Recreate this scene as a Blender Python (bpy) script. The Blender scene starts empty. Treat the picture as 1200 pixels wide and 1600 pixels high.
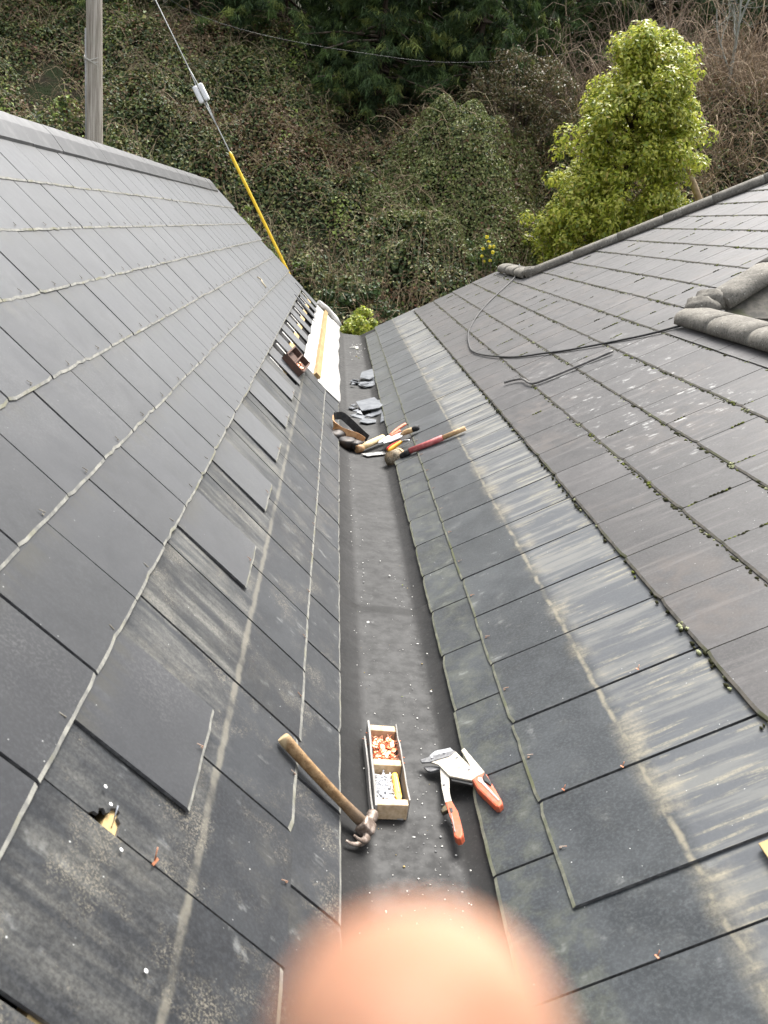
import bpy, bmesh, math, random
import numpy as np
from mathutils import Vector, Matrix

scn = bpy.context.scene
COL = scn.collection
R = math.radians
rng = np.random.default_rng(7)
random.seed(7)

# ------------------------------------------------------------------ camera
H = 1.345
cam_d = bpy.data.cameras.new("camera")
cam = bpy.data.objects.new("camera", cam_d)
COL.objects.link(cam)
RIGHT, UP, FWD = (0.99044, -0.05186, 0.12783), (-0.1041, 0.32702, 0.93927), (0.09051, 0.94359, -0.31849)
cam.matrix_world = Matrix(((RIGHT[0], UP[0], -FWD[0], 0), (RIGHT[1], UP[1], -FWD[1], 0),
                           (RIGHT[2], UP[2], -FWD[2], H), (0, 0, 0, 1)))
cam_d.sensor_fit = 'VERTICAL'
cam_d.sensor_height = 36
cam_d.sensor_width = 27
cam_d.lens = 29.475
cam_d.clip_start = 0.01
cam_d.clip_end = 500
cam_d.dof.use_dof = True
cam_d.dof.focus_distance = 4.0
cam_d.dof.aperture_fstop = 9.0
scn.camera = cam

# ------------------------------------------------------------------ light
SUN_EL, SUN_AZ = 58, 20          # azimuth from +Y towards +X
world = bpy.data.worlds.new("World")
scn.world = world
world.use_nodes = True
wn, wl = world.node_tree.nodes, world.node_tree.links
bg = wn["Background"]
sky = wn.new("ShaderNodeTexSky")
sky.sky_type = 'NISHITA'
sky.sun_disc = False
sky.sun_elevation = R(SUN_EL)
sky.sun_rotation = R(SUN_AZ)
sky.dust_density = 4.0
hsv = wn.new("ShaderNodeHueSaturation")
hsv.inputs["Saturation"].default_value = 0.22
wl.new(sky.outputs[0], hsv.inputs["Color"])
wl.new(hsv.outputs[0], bg.inputs["Color"])
bg.inputs["Strength"].default_value = 0.15
sun_d = bpy.data.lights.new("sun", 'SUN')
sun_d.energy = 2.7
sun_d.angle = R(30)
sun_d.color = (1.0, 0.96, 0.9)
sun = bpy.data.objects.new("sun", sun_d)
COL.objects.link(sun)
sd = Vector((math.sin(R(SUN_AZ)) * math.cos(R(SUN_EL)), math.cos(R(SUN_AZ)) * math.cos(R(SUN_EL)), math.sin(R(SUN_EL))))
sun.rotation_euler = sd.to_track_quat('Z', 'Y').to_euler()
scn.view_settings.view_transform = 'Standard'
scn.view_settings.look = 'None'
scn.view_settings.gamma = 1
scn.view_settings.exposure = 1.5
scn.cycles.use_denoising = True
scn.cycles.max_bounces = 6
scn.cycles.transparent_max_bounces = 4
scn.cycles.sample_clamp_indirect = 6


# ------------------------------------------------------------------ helpers
def tag(o, label=None, cat=None, group=None, kind=None):
    if label: o["label"] = label
    if cat: o["category"] = cat
    if group: o["group"] = group
    if kind: o["kind"] = kind
    return o


def link(name, me, parent=None, mat=None, M=None):
    o = bpy.data.objects.new(name, me)
    COL.objects.link(o)
    if parent is not None: o.parent = parent
    if M is not None: o.matrix_local = M
    if mat is not None and me is not None:
        mats = mat if isinstance(mat, (list, tuple)) else [mat]
        if len(me.materials) == 0:
            for m in mats: me.materials.append(m)
    return o


def empty(name, loc=(0, 0, 0), label=None, cat=None, group=None):
    o = bpy.data.objects.new(name, None)
    o.empty_display_size = 0.1
    COL.objects.link(o)
    o.location = loc
    tag(o, label, cat, group)
    return o


def mesh_np(name, V, F, mat_idx=None, smooth=False):
    """V Nx3, F list of equal-length faces (array Mxk)."""
    V = np.asarray(V, dtype=np.float32)
    F = np.asarray(F, dtype=np.int32)
    me = bpy.data.meshes.new(name)
    k = F.shape[1]
    me.vertices.add(len(V)); me.vertices.foreach_set("co", V.ravel())
    me.loops.add(F.size); me.loops.foreach_set("vertex_index", F.ravel())
    me.polygons.add(len(F))
    me.polygons.foreach_set("loop_start", np.arange(0, F.size, k, dtype=np.int32))
    me.polygons.foreach_set("loop_total", np.full(len(F), k, dtype=np.int32))
    if mat_idx is not None: me.polygons.foreach_set("material_index", np.asarray(mat_idx, dtype=np.int32))
    if smooth: me.polygons.foreach_set("use_smooth", np.ones(len(F), dtype=bool))
    me.update(calc_edges=True)
    return me


def set_col(me, cols):
    a = me.color_attributes.new("col", 'FLOAT_COLOR', 'POINT')
    c = np.ones((len(me.vertices), 4), dtype=np.float32)
    c[:, :3] = cols
    a.data.foreach_set("color", c.ravel())


def bm_mesh(name, bm, smooth=False):
    me = bpy.data.meshes.new(name)
    bm.normal_update()
    if smooth:
        for f in bm.faces: f.smooth = True
    bm.to_mesh(me); bm.free()
    return me


def b_box(bm, size, M=Matrix.Identity(4), bevel=0.0, mi=0):
    r = bmesh.ops.create_cube(bm, size=1.0)
    vs = r["verts"]
    bmesh.ops.scale(bm, vec=size, verts=vs)
    fs = set(f for v in vs for f in v.link_faces)
    if bevel:
        es = list(set(e for v in vs for e in v.link_edges))
        rb = bmesh.ops.bevel(bm, geom=es, offset=bevel, segments=2, affect='EDGES', profile=0.5)
        vs = list(set(rb["verts"]) | set(v for v in vs if v.is_valid))
        fs = set(f for v in vs for f in v.link_faces)
    for f in fs: f.material_index = mi
    bmesh.ops.transform(bm, matrix=M, verts=list(set(v for f in fs for v in f.verts)))


def frame_mat(o, x, y, z):
    return Matrix(((x[0], y[0], z[0], o[0]), (x[1], y[1], z[1], o[1]), (x[2], y[2], z[2], o[2]), (0, 0, 0, 1)))


def axis_mat(p, d, upv=(0, 0, 1)):
    """z axis along d"""
    d = Vector(d).normalized()
    x = Vector(upv).cross(d)
    if x.length < 1e-4: x = Vector((1, 0, 0)).cross(d)
    x.normalize()
    y = d.cross(x)
    return frame_mat(p, x, y, d)


def b_tube(bm, pts, rads, n=8, cap=True, sx=1.0, upv=(0, 0, 1), mi=0):
    """swept tube, per-point radius; sx squashes the second axis"""
    pts = [Vector(p) for p in pts]
    if not hasattr(rads, "__len__"): rads = [rads] * len(pts)
    rings = []
    up = Vector(upv)
    for i, p in enumerate(pts):
        d = (pts[min(i + 1, len(pts) - 1)] - pts[max(i - 1, 0)]).normalized()
        x = up.cross(d)
        if x.length < 1e-3: x = Vector((1, 0.2, 0)).cross(d)
        x.normalize(); y = d.cross(x)
        rings.append([bm.verts.new(p + (x * math.cos(a) + y * math.sin(a) * sx) * rads[i])
                      for a in [2 * math.pi * k / n for k in range(n)]])
    for a, b in zip(rings, rings[1:]):
        for k in range(n):
            f = bm.faces.new((a[k], a[(k + 1) % n], b[(k + 1) % n], b[k])); f.smooth = True; f.material_index = mi
    if cap:
        f = bm.faces.new(rings[0][::-1]); f.material_index = mi
        f = bm.faces.new(rings[-1]); f.material_index = mi


def b_prism(bm, poly, t, M=Matrix.Identity(4), mi=0, bevel=0):
    """polygon (x,y) extruded from z=0 to z=t, then moved by M"""
    a = sum(poly[i][0] * poly[(i + 1) % len(poly)][1] - poly[(i + 1) % len(poly)][0] * poly[i][1] for i in range(len(poly)))
    if a < 0: poly = poly[::-1]
    n = len(poly)
    lo = [bm.verts.new(M @ Vector((p[0], p[1], 0))) for p in poly]
    hi = [bm.verts.new(M @ Vector((p[0], p[1], t))) for p in poly]
    fs = [bm.faces.new(lo[::-1]), bm.faces.new(hi)]
    for i in range(n): fs.append(bm.faces.new((lo[i], lo[(i + 1) % n], hi[(i + 1) % n], hi[i])))
    for f in fs: f.material_index = mi
    if bevel:
        es = [e for e in fs[1].edges]
        bmesh.ops.bevel(bm, geom=es, offset=bevel, segments=2, affect='EDGES', profile=0.5)


def smooth_path(pts, n=8):
    """Catmull-Rom through pts"""
    P = [Vector(p) for p in pts]
    out = []
    for i in range(len(P) - 1):
        p0, p1, p2, p3 = P[max(i - 1, 0)], P[i], P[i + 1], P[min(i + 2, len(P) - 1)]
        for k in range(n):
            t = k / n
            out.append(0.5 * ((2 * p1) + (p2 - p0) * t + (2 * p0 - 5 * p1 + 4 * p2 - p3) * t * t + (3 * p1 - p0 - 3 * p2 + p3) * t ** 3))
    out.append(P[-1])
    return out


def vnoise(x, y, seed=0):
    """2-D value noise, numpy"""
    xi, yi = np.floor(x).astype(np.int64), np.floor(y).astype(np.int64)
    fx, fy = x - xi, y - yi
    fx = fx * fx * (3 - 2 * fx); fy = fy * fy * (3 - 2 * fy)
    def h(a, b):
        n = (a * 374761393 + b * 668265263 + seed * 974634777) & 0xFFFFFFFF
        n = ((n ^ (n >> 13)) * 1274126177) & 0xFFFFFFFF
        return ((n ^ (n >> 16)) & 0xFFFF) / 65535.0
    return (h(xi, yi) * (1 - fx) + h(xi + 1, yi) * fx) * (1 - fy) + (h(xi, yi + 1) * (1 - fx) + h(xi + 1, yi + 1) * fx) * fy


def fbm(x, y, seed=0, o=4):
    s, a, t = 0, 1.0, 0
    for i in range(o):
        s = s + a * vnoise(x * 2 ** i, y * 2 ** i, seed + i); t += a; a *= 0.5
    return s / t


# ------------------------------------------------------------------ material helpers
class G:
    def __init__(s, name):
        s.m = bpy.data.materials.new(name); s.m.use_nodes = True
        s.t = s.m.node_tree; s.b = s.t.nodes["Principled BSDF"]
        s.out = s.t.nodes["Material Output"]
    def n(s, ty, **kw):
        nd = s.t.nodes.new(ty)
        for k, v in kw.items(): setattr(nd, k, v)
        return nd
    def put(s, sock, v):
        if isinstance(v, bpy.types.NodeSocket): s.t.links.new(v, sock)
        elif isinstance(v, (tuple, list)) and sock.type == 'RGBA' and len(v) == 3: sock.default_value = (*v, 1)
        else: sock.default_value = v
    def math(s, op, a, b=0.0, clamp=False):
        nd = s.n("ShaderNodeMath", operation=op, use_clamp=clamp)
        s.put(nd.inputs[0], a); s.put(nd.inputs[1], b)
        return nd.outputs[0]
    def mix(s, f, a, b, mode='MIX'):
        nd = s.n("ShaderNodeMix", data_type='RGBA', blend_type=mode)
        s.put(nd.inputs[0], f); s.put(nd.inputs[6], a); s.put(nd.inputs[7], b)
        return nd.outputs[2]
    def step(s, v, lo, hi, a=0.0, b=1.0):
        nd = s.n("ShaderNodeMapRange", interpolation_type='SMOOTHSTEP')
        s.put(nd.inputs[0], v)
        for i, x in zip((1, 2, 3, 4), (lo, hi, a, b)): s.put(nd.inputs[i], x)
        return nd.outputs[0]
    def comb(s, x, y, z):
        nd = s.n("ShaderNodeCombineXYZ")
        for i, v in enumerate((x, y, z)): s.put(nd.inputs[i], v)
        return nd.outputs[0]
    def noise(s, vec, scale, detail=3.0, rough=0.55):
        nd = s.n("ShaderNodeTexNoise")
        if vec is not None: s.put(nd.inputs["Vector"], vec)
        nd.inputs["Scale"].default_value = scale
        nd.inputs["Detail"].default_value = detail
        nd.inputs["Roughness"].default_value = rough
        return nd.outputs["Fac"]
    def voro(s, vec, scale):
        nd = s.n("ShaderNodeTexVoronoi")
        s.put(nd.inputs["Vector"], vec); nd.inputs["Scale"].default_value = scale
        return nd.outputs["Distance"]
    def band(s, v, c, w, soft):
        return s.step(s.math('ABSOLUTE', s.math('SUBTRACT', v, c)), w, w + soft, 1.0, 0.0)
    def pos(s): return s.n("ShaderNodeNewGeometry").outputs["Position"]
    def rnd(s): return s.n("ShaderNodeObjectInfo").outputs["Random"]
    def obj(s): return s.n("ShaderNodeTexCoord").outputs["Object"]
    def dot(s, v, c):
        nd = s.n("ShaderNodeVectorMath", operation='DOT_PRODUCT')
        s.put(nd.inputs[0], v); nd.inputs[1].default_value = c
        return nd.outputs["Value"]
    def sepy(s, v):
        nd = s.n("ShaderNodeSeparateXYZ"); s.put(nd.inputs[0], v); return nd.outputs
    def base(s, c, rough=0.6, spec=0.5, metal=0.0):
        s.put(s.b.inputs["Base Color"], c); s.put(s.b.inputs["Roughness"], rough)
        s.b.inputs["Specular IOR Level"].default_value = spec; s.b.inputs["Metallic"].default_value = metal
        return s.m
    def bump(s, h, strength=0.2, dist=0.002):
        nd = s.n("ShaderNodeBump")
        nd.inputs["Strength"].default_value = strength; nd.inputs["Distance"].default_value = dist
        s.put(nd.inputs["Height"], h)
        s.t.links.new(nd.outputs[0], s.b.inputs["Normal"])


def worn(name, c1, c2, scale=40, rough=0.6, metal=0.0, spec=0.4, lo=0.4, hi=0.65, bump=0.15):
    g = G(name)
    o = g.obj()
    n = g.noise(o, scale, 5, 0.6)
    m = g.base(g.mix(g.step(n, lo, hi), c1, c2), rough, spec, metal)
    if bump: g.bump(n, bump, 0.001)
    return m


def wood(name, c1, c2, grain=(60, 60, 4), rough=0.6, rot=None):
    g = G(name)
    mp = g.n("ShaderNodeMapping")
    g.put(mp.inputs["Vector"], g.obj()); mp.inputs["Scale"].default_value = grain
    n = g.noise(mp.outputs[0], 1.0, 5, 0.65)
    d = g.noise(g.obj(), 18, 4, 0.6)
    c = g.mix(g.step(n, 0.35, 0.68), c1, c2)
    c = g.mix(g.step(d, 0.52, 0.75, 0, 0.5), c, tuple(v * 0.55 for v in c2))
    m = g.base(c, rough, 0.3)
    g.bump(n, 0.25, 0.001)
    return m


# frames of the two slopes: S runs down the slope, measured from the foot of the
# perpendicular under the camera; Y runs along the valley
DL, DR = 0.862, 1.353
a1, a2 = R(132), R(58)
nL = Vector((math.cos(a1), 0, -math.sin(a1))); tL = Vector((math.cos(R(42)), 0, -math.sin(R(42))))
nR = Vector((math.cos(a2), 0, -math.sin(a2))); tR = Vector((-math.cos(R(32)), 0, -math.sin(R(32))))
C0 = Vector((0, 0, H))


class Slope:
    def __init__(s, n, t, d):
        s.n, s.t, s.d = -n, t, d           # s.n: outward
        s.u = -t
        s.x = s.u.cross(s.n)               # +Y for the left slope, -Y for the right one
        s.off = -(C0.dot(t))
    def p(s, S, Y, h=0.0):
        v = C0 - s.n * s.d + s.t * S + s.n * h
        return Vector((v.x, Y, v.z))
    def M(s, S, Y, h=0.0, tilt=0.0, yaw=0.0):
        """local x along the valley, y up the slope, z outward"""
        b = frame_mat(s.p(S, Y, h), s.x, s.u, s.n)
        return b @ Matrix.Rotation(yaw, 4, 'Z') @ Matrix.Rotation(-tilt, 4, 'X')


SL, SR = Slope(nL, tL, DL), Slope(nR, tR, DR)


def sy_nodes(g, sl):
    pos = g.pos()
    S = g.math('ADD', g.dot(pos, tuple(sl.t)), sl.off)
    Y = g.sepy(pos)[1]
    return S, Y


# ------------------------------------------------------------------ slate materials
def slate_mat(name, sl, c_dark, c_light, kind, spec=0.16, rough=(0.34, 0.46)):
    g = G(name)
    S, Y = sy_nodes(g, sl)
    rd = g.rnd()
    v = g.comb(S, Y, g.math('MULTIPLY', rd, 13.0))
    vs = g.comb(g.math('MULTIPLY', S, 2.2), g.math('MULTIPLY', Y, 26.0), g.math('MULTIPLY', rd, 31.0))
    vs2 = g.comb(g.math('MULTIPLY', S, 5.0), g.math('MULTIPLY', Y, 60.0), g.math('MULTIPLY', rd, 17.0))
    streak = g.noise(vs, 1.0, 5, 0.6)
    streak2 = g.noise(vs2, 1.0, 4, 0.6)
    med = g.noise(v, 7.0, 6, 0.62)
    med2 = g.noise(v, 16.0, 5, 0.65)
    fine = g.noise(v, 140.0, 4, 0.7)
    c = g.mix(g.step(med, 0.32, 0.68), c_dark, c_light)
    c = g.mix(1.0, c, g.comb(*[g.math('ADD', g.math('MULTIPLY', rd, 0.58), k) for k in (0.71, 0.715, 0.72)]), 'MULTIPLY')
    c = g.mix(g.step(fine, 0.40, 0.72, 0, 0.5), c, tuple(x * 1.9 for x in c_light))
    dust, pale = (0.175, 0.170, 0.148), (0.30, 0.31, 0.31)
    # faint chalky scuffs
    sc = g.math('MULTIPLY', g.step(med2, 0.58, 0.78), g.step(streak2, 0.42, 0.62))
    c = g.mix(g.math('MULTIPLY', sc, {'clean': 0.06, 'old': 0.34, 'right': 0.40, 'tile': 0.14}[kind]), c, pale)
    if kind == 'old':
        # weathered dust line left where slates used to lap, S about 0.30 - 0.62
        wob = g.math('ADD', S, g.math('MULTIPLY', g.math('SUBTRACT', g.noise(v, 11.0, 3), 0.5), 0.09))
        zone = g.math('MULTIPLY', g.step(wob, 0.27, 0.34), g.step(wob, 0.57, 0.635, 1.0, 0.0))
        zs = g.math('MULTIPLY', zone, g.math('MULTIPLY', g.step(streak, 0.36, 0.70), g.step(med, 0.34, 0.60, 0.25, 1.0)))
        zs = g.math('MULTIPLY', zs, g.step(fine, 0.30, 0.60, 0.35, 1.0))
        c = g.mix(g.math('MULTIPLY', zs, g.step(Y, 1.25, 1.7, 0.38, 0.75)), c, dust)
        wob2 = g.math('ADD', S, g.math('MULTIPLY', g.math('SUBTRACT', med2, 0.5), 0.020))
        ln = g.math('MULTIPLY', g.band(wob2, 0.607, 0.003, 0.009), g.step(med, 0.34, 0.54, 0.15, 1.0))
        c = g.mix(g.math('MULTIPLY', ln, 0.50), c, (0.20, 0.185, 0.145))
        gr = g.math('MULTIPLY', g.step(g.noise(v, 5.0, 5, .7), 0.50, 0.66), g.step(g.noise(v, 230.0, 3, .7), 0.48, 0.62))
        c = g.mix(g.math('MULTIPLY', gr, 0.55), c, (0.24, 0.215, 0.165))
        gs = g.math('MULTIPLY', g.step(g.noise(g.comb(S, Y, 21.0), 3.0, 4, .6), 0.50, 0.66), g.step(med2, 0.42, 0.62))
        c = g.mix(g.math('MULTIPLY', gs, 0.22), c, (0.085, 0.080, 0.062))
        z2 = g.math('MULTIPLY', g.step(wob, 0.62, 0.70), g.math('MULTIPLY', g.step(med2, 0.55, 0.7), g.step(streak2, 0.45, 0.6)))
        c = g.mix(g.math('MULTIPLY', z2, 0.32), c, (0.20, 0.205, 0.195))
    if kind == 'right':
        wob = g.math('ADD', S, g.math('MULTIPLY', g.math('SUBTRACT', g.noise(g.comb(S, Y, 3.0), 9.0, 5), 0.5), 0.030))
        up = g.step(wob, -0.16, -0.11, 1.0, 0.0)            # upper, paler half
        c = g.mix(g.math('MULTIPLY', up, 0.6), c, (0.094, 0.100, 0.109))
        st = g.math('MULTIPLY', up, g.step(streak, 0.44, 0.64))
        c = g.mix(g.math('MULTIPLY', st, g.step(Y, 1.6, 5.0, 0.28, 0.66)), c, (0.25, 0.245, 0.215))
        st2 = g.math('MULTIPLY', up, g.math('MULTIPLY', g.step(streak2, 0.50, 0.64), g.step(med, 0.44, 0.58)))
        c = g.mix(g.math('MULTIPLY', st2, g.step(fine, 0.35, 0.6, 0.25, 0.6)), c, (0.28, 0.255, 0.18))
        ln = g.math('MULTIPLY', g.band(wob, -0.118, 0.001, 0.010), g.step(med2, 0.40, 0.60, 0.2, 1.0))
        blot = g.math('MULTIPLY', g.band(wob, -0.140, 0.006, 0.055), g.math('MULTIPLY', g.step(g.noise(g.comb(S, Y, 8.0), 5.5, 5), 0.48, 0.62), g.step(fine, 0.3, 0.6, 0.5, 1.0)))
        c = g.mix(g.math('MULTIPLY', g.math('MAXIMUM', ln, g.math('MULTIPLY', blot, g.step(streak2, 0.3, 0.6, 0.35, 1.0))), 0.58), c, (0.28, 0.25, 0.18))
        lo = g.math('MULTIPLY', g.step(wob, -0.08, 0.0), g.step(med2, 0.5, 0.75))
        c = g.mix(g.math('MULTIPLY', lo, 0.20), c, (0.095, 0.098, 0.088))
        eg = g.math('MULTIPLY', g.step(S, 0.100, 0.128), g.step(med2, 0.42, 0.62))
        c = g.mix(g.math('MULTIPLY', eg, 0.12), c, (0.17, 0.18, 0.11))
    if kind == 'tile':
        st = g.step(streak, 0.52, 0.72)
        c = g.mix(g.math('MULTIPLY', st, 0.40), c, (0.125, 0.114, 0.109))
        dk = g.math('MULTIPLY', g.step(streak2, 0.52, 0.66), g.step(med, 0.40, 0.60))
        c = g.mix(g.math('MULTIPLY', dk, 0.45), c, (0.022, 0.020, 0.018))
        br = g.math('MULTIPLY', g.step(g.noise(g.comb(S, Y, 4.0), 2.2, 4), 0.48, 0.62), g.step(med2, 0.4, 0.6))
        c = g.mix(g.math('MULTIPLY', br, 0.35), c, (0.080, 0.062, 0.050))
        wp = g.math('MULTIPLY', g.band(S, -1.02, 0.18, 0.35), g.band(Y, 4.2, 0.5, 1.2))
        li = g.math('MULTIPLY', g.step(med2, 0.56, 0.66), g.math('MULTIPLY', wp, g.step(streak2, 0.45, 0.6)))
        c = g.mix(g.math('MULTIPLY', li, 0.7), c, (0.36, 0.36, 0.35))
    if kind == 'clean':
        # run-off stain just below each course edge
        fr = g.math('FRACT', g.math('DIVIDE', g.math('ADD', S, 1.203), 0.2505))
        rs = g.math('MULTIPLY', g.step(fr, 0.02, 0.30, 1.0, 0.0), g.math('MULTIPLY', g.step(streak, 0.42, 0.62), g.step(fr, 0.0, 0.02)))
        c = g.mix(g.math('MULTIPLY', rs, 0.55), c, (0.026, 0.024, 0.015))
        dd = g.math('MULTIPLY', g.step(g.noise(g.comb(S, Y, 17.0), 2.6, 4), 0.48, 0.64), g.step(fine, 0.45, 0.65))
        c = g.mix(g.math('MULTIPLY', dd, 0.30), c, (0.10, 0.10, 0.095))
    # lichen dots
    vd = g.voro(g.comb(S, Y, g.math('MULTIPLY', rd, 3.0)), 34.0)
    dm = g.math('MULTIPLY', g.step(vd, 0.030, 0.065, 1.0, 0.0), g.step(med, 0.44, 0.58))
    c = g.mix(g.math('MULTIPLY', dm, 0.75 if kind != 'clean' else 0.5), c, (0.55, 0.56, 0.54))
    rg = g.step(med2, 0.3, 0.7, rough[0], rough[1])
    g.base(c, rg, spec)
    g.b.inputs["Sheen Weight"].default_value = {'clean': 0.68, 'old': 0.28, 'right': 0.22, 'tile': 0.20}[kind]
    g.b.inputs["Sheen Roughness"].default_value = 0.42
    g.b.inputs["Sheen Tint"].default_value = (1, 1, 1, 1)
    g.bump(g.math('ADD', g.math('MULTIPLY', fine, 0.35), med2), 0.035 if kind == 'clean' else 0.07, 0.002)
    return g.m


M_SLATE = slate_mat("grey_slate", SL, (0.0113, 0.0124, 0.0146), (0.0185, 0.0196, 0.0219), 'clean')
M_SLATE_OLD = slate_mat("weathered_slate", SL, (0.0099, 0.0113, 0.0137), (0.0229, 0.0250, 0.0277), 'old')
M_SLATE_R = slate_mat("stained_slate", SR, (0.0202, 0.0230, 0.0253), (0.0405, 0.0446, 0.0474), 'right')
M_TILE = slate_mat("brown_grey_tile", SR, (0.0200, 0.0186, 0.0186), (0.0390, 0.0365, 0.0362), 'tile', 0.3, (0.42, 0.55))


def edge_mat(name, c1, c2, c3):
    g = G(name)
    p = g.pos()
    n = g.noise(p, 30, 5, 0.65); n2 = g.noise(p, 9, 3)
    c = g.mix(g.step(n, 0.35, 0.65), c1, c2)
    c = g.mix(g.step(n2, 0.5, 0.68, 0, 0.7), c, c3)
    g.base(c, 0.8, 0.2); g.bump(n, 0.4, 0.002)
    return g.m


M_EDGE = edge_mat("slate_edge", (0.15, 0.15, 0.14), (0.27, 0.265, 0.235), (0.165, 0.160, 0.105))
M_EDGE_R = edge_mat("slate_edge_green", (0.120, 0.125, 0.100), (0.200, 0.200, 0.155), (0.115, 0.125, 0.060))
M_EDGE_T = edge_mat("tile_edge", (0.06, 0.058, 0.05), (0.11, 0.10, 0.085), (0.07, 0.075, 0.035))
M_SIDE = worn("cut_side", (0.05, 0.05, 0.052), (0.10, 0.10, 0.10), 60, 0.8)
M_VOID = worn("black_underlay", (0.010, 0.010, 0.011), (0.018, 0.018, 0.018), 20, 0.9, bump=0)
M_BATTEN = wood("new_batten", (0.46, 0.34, 0.16), (0.36, 0.25, 0.11), (40, 5, 40), 0.7)
M_PLANK = wood("pale_plank", (0.36, 0.25, 0.115), (0.27, 0.17, 0.07), (50, 3, 50), 0.7)
M_RIDGE = worn("ridge_cement", (0.13, 0.128, 0.122), (0.24, 0.235, 0.22), 14, 0.8)
M_WALL = worn("render_wall", (0.42, 0.40, 0.36), (0.50, 0.48, 0.44), 3, 0.9)
M_WHITE = worn("white_membrane", (0.50, 0.49, 0.46), (0.62, 0.61, 0.59), 8, 0.8)
M_COPPER = worn("copper", (0.75, 0.30, 0.16), (0.85, 0.48, 0.32), 60, 0.32, 1.0)
M_STEEL = worn("galvanised", (0.62, 0.63, 0.65), (0.45, 0.46, 0.48), 60, 0.32, 1.0)


# ------------------------------------------------------------------ slates
def slate_mesh(w, l, t, seed, mats, rough=0.0009, nseg=9, poly=None, ch=0.0075, drop=0.0034, chips=(0, .001, .002, .003, .007)):
    """slab in local x (valley), y (up the slope), z (outward, top at 0); material 0 top, 1 dressed bottom edge, 2 sides"""
    r = random.Random(seed)
    me = bpy.data.meshes.new("slate")
    if poly is None:
        n = nseg + 1
        xs_ = [-w / 2 + w * k / nseg for k in range(n)]
        js = [r.uniform(-rough, rough) + (r.choice(chips) if k in (0, nseg) else (r.uniform(.002, .005) if r.random() < .05 else 0)) for k in range(n)]
        V = [(x, j, -drop) for x, j in zip(xs_, js)]                                     # 0..n-1 outer lip
        V += [(x, j + ch + r.uniform(-.0007, .0009), 0) for x, j in zip(xs_, js)]         # n..2n-1 inner line
        V += [(x, j, -t) for x, j in zip(xs_, js)]                                       # 2n..3n-1 below
        V += [(w / 2, l, 0), (-w / 2, l, 0), (w / 2, l, -t), (-w / 2, l, -t)]            # 3n..3n+3
        q = 3 * n
        F = [tuple(range(n, 2 * n)) + (q, q + 1), tuple(range(3 * n - 1, 2 * n - 1, -1)) + (q + 3, q + 2)]
        mi = [0, 2]
        for k in range(n - 1):
            F.append((k, k + 1, n + k + 1, n + k)); F.append((2 * n + k, 2 * n + k + 1, k + 1, k)); mi += [1, 1]
        F += [(n - 1, 3 * n - 1, q + 2, q, 2 * n - 1), (2 * n, 0, n, q + 1, q + 3), (q, q + 2, q + 3, q + 1)]; mi += [2, 2, 2]
    else:
        n = len(poly)
        V = [(p[0], p[1], 0) for p in poly] + [(p[0], p[1], -t) for p in poly]
        F = [tuple(range(n)), tuple(range(2 * n - 1, n - 1, -1))]
        for i in range(n): F.append((i, n + i, n + (i + 1) % n, (i + 1) % n))
        mi = [0, 2] + [1 if i < 1 else 2 for i in range(n)]
    me.from_pydata(V, [], F)
    me.polygons.foreach_set("material_index", mi)
    for m in mats: me.materials.append(m)
    me.update()
    return me


def lay(parent, meshes, sl, S, Y, h=0.0068, gauge=0.25, name="slate", jit=1.0, rise=0.0062):
    me = random.choice(meshes) if isinstance(meshes, list) else meshes
    tilt = math.atan(rise / gauge) + R(random.uniform(-.14, .14)) * jit
    M = sl.M(S + random.uniform(-0.0022, 0.0022) * jit, Y + random.uniform(-0.0012, 0.0012) * jit,
             h + random.uniform(-0.0003, 0.0012) * jit, tilt, R(random.uniform(-0.14, 0.14)) * jit)
    return link(name, me, parent, None, M)


# ================================================================== LEFT ROOF
left = empty("slate_roof", (0, 0, 0), "steep dark grey slate roof with torn-open gaps near its lower far end", "roof")
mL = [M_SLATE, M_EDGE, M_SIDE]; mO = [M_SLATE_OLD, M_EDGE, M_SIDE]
PL = 0.3165
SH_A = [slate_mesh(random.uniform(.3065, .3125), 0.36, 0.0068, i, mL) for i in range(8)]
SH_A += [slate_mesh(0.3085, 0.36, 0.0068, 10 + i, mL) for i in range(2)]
YEND = 11.02
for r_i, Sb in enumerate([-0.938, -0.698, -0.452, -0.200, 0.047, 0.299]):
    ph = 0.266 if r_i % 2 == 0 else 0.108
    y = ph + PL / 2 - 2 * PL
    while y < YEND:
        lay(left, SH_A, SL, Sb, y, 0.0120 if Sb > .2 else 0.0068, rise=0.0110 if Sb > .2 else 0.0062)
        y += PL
# long under-row, bottom edge S = .828, cut short of the opened part
PU = 0.327
SH_U = [slate_mesh(random.uniform(.316, .320), 0.62, 0.0066, 30 + i, mO, ch=.0115) for i in range(5)]
hole = slate_mesh(0.321, 0.62, 0.0066, 40, mO, poly=[
    (-0.1605, 0.0), (0.1605, 0.002), (0.1605, 0.62), (-0.1605, 0.62), (-0.1605, 0.437), (-0.150, 0.430), (-0.149, 0.421),
    (-0.138, 0.424), (-0.131, 0.416), (-0.136, 0.409), (-0.129, 0.403), (-0.121, 0.405), (-0.112, 0.394), (-0.116, 0.386),
    (-0.128, 0.387), (-0.135, 0.379), (-0.1605, 0.377)])
k = -4
while 1.085 + PU * k < 5.2:
    yc = 1.085 + PU * (k + 0.5)
    me = hole if k == 0 else SH_U
    lay(left, me, SL, 0.828, yc, 0.0062, 0.5, jit=1.0 if k != 0 else 0.2)
    k += 1
SH_U2 = [slate_mesh(0.318, 0.26, 0.0066, 50 + i, mO, ch=.0115) for i in range(2)]
while 1.085 + PU * k < 6.15:
    lay(left, SH_U2, SL, 0.828, 1.085 + PU * (k + 0.5), 0.0062, 0.25); k += 1
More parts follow.
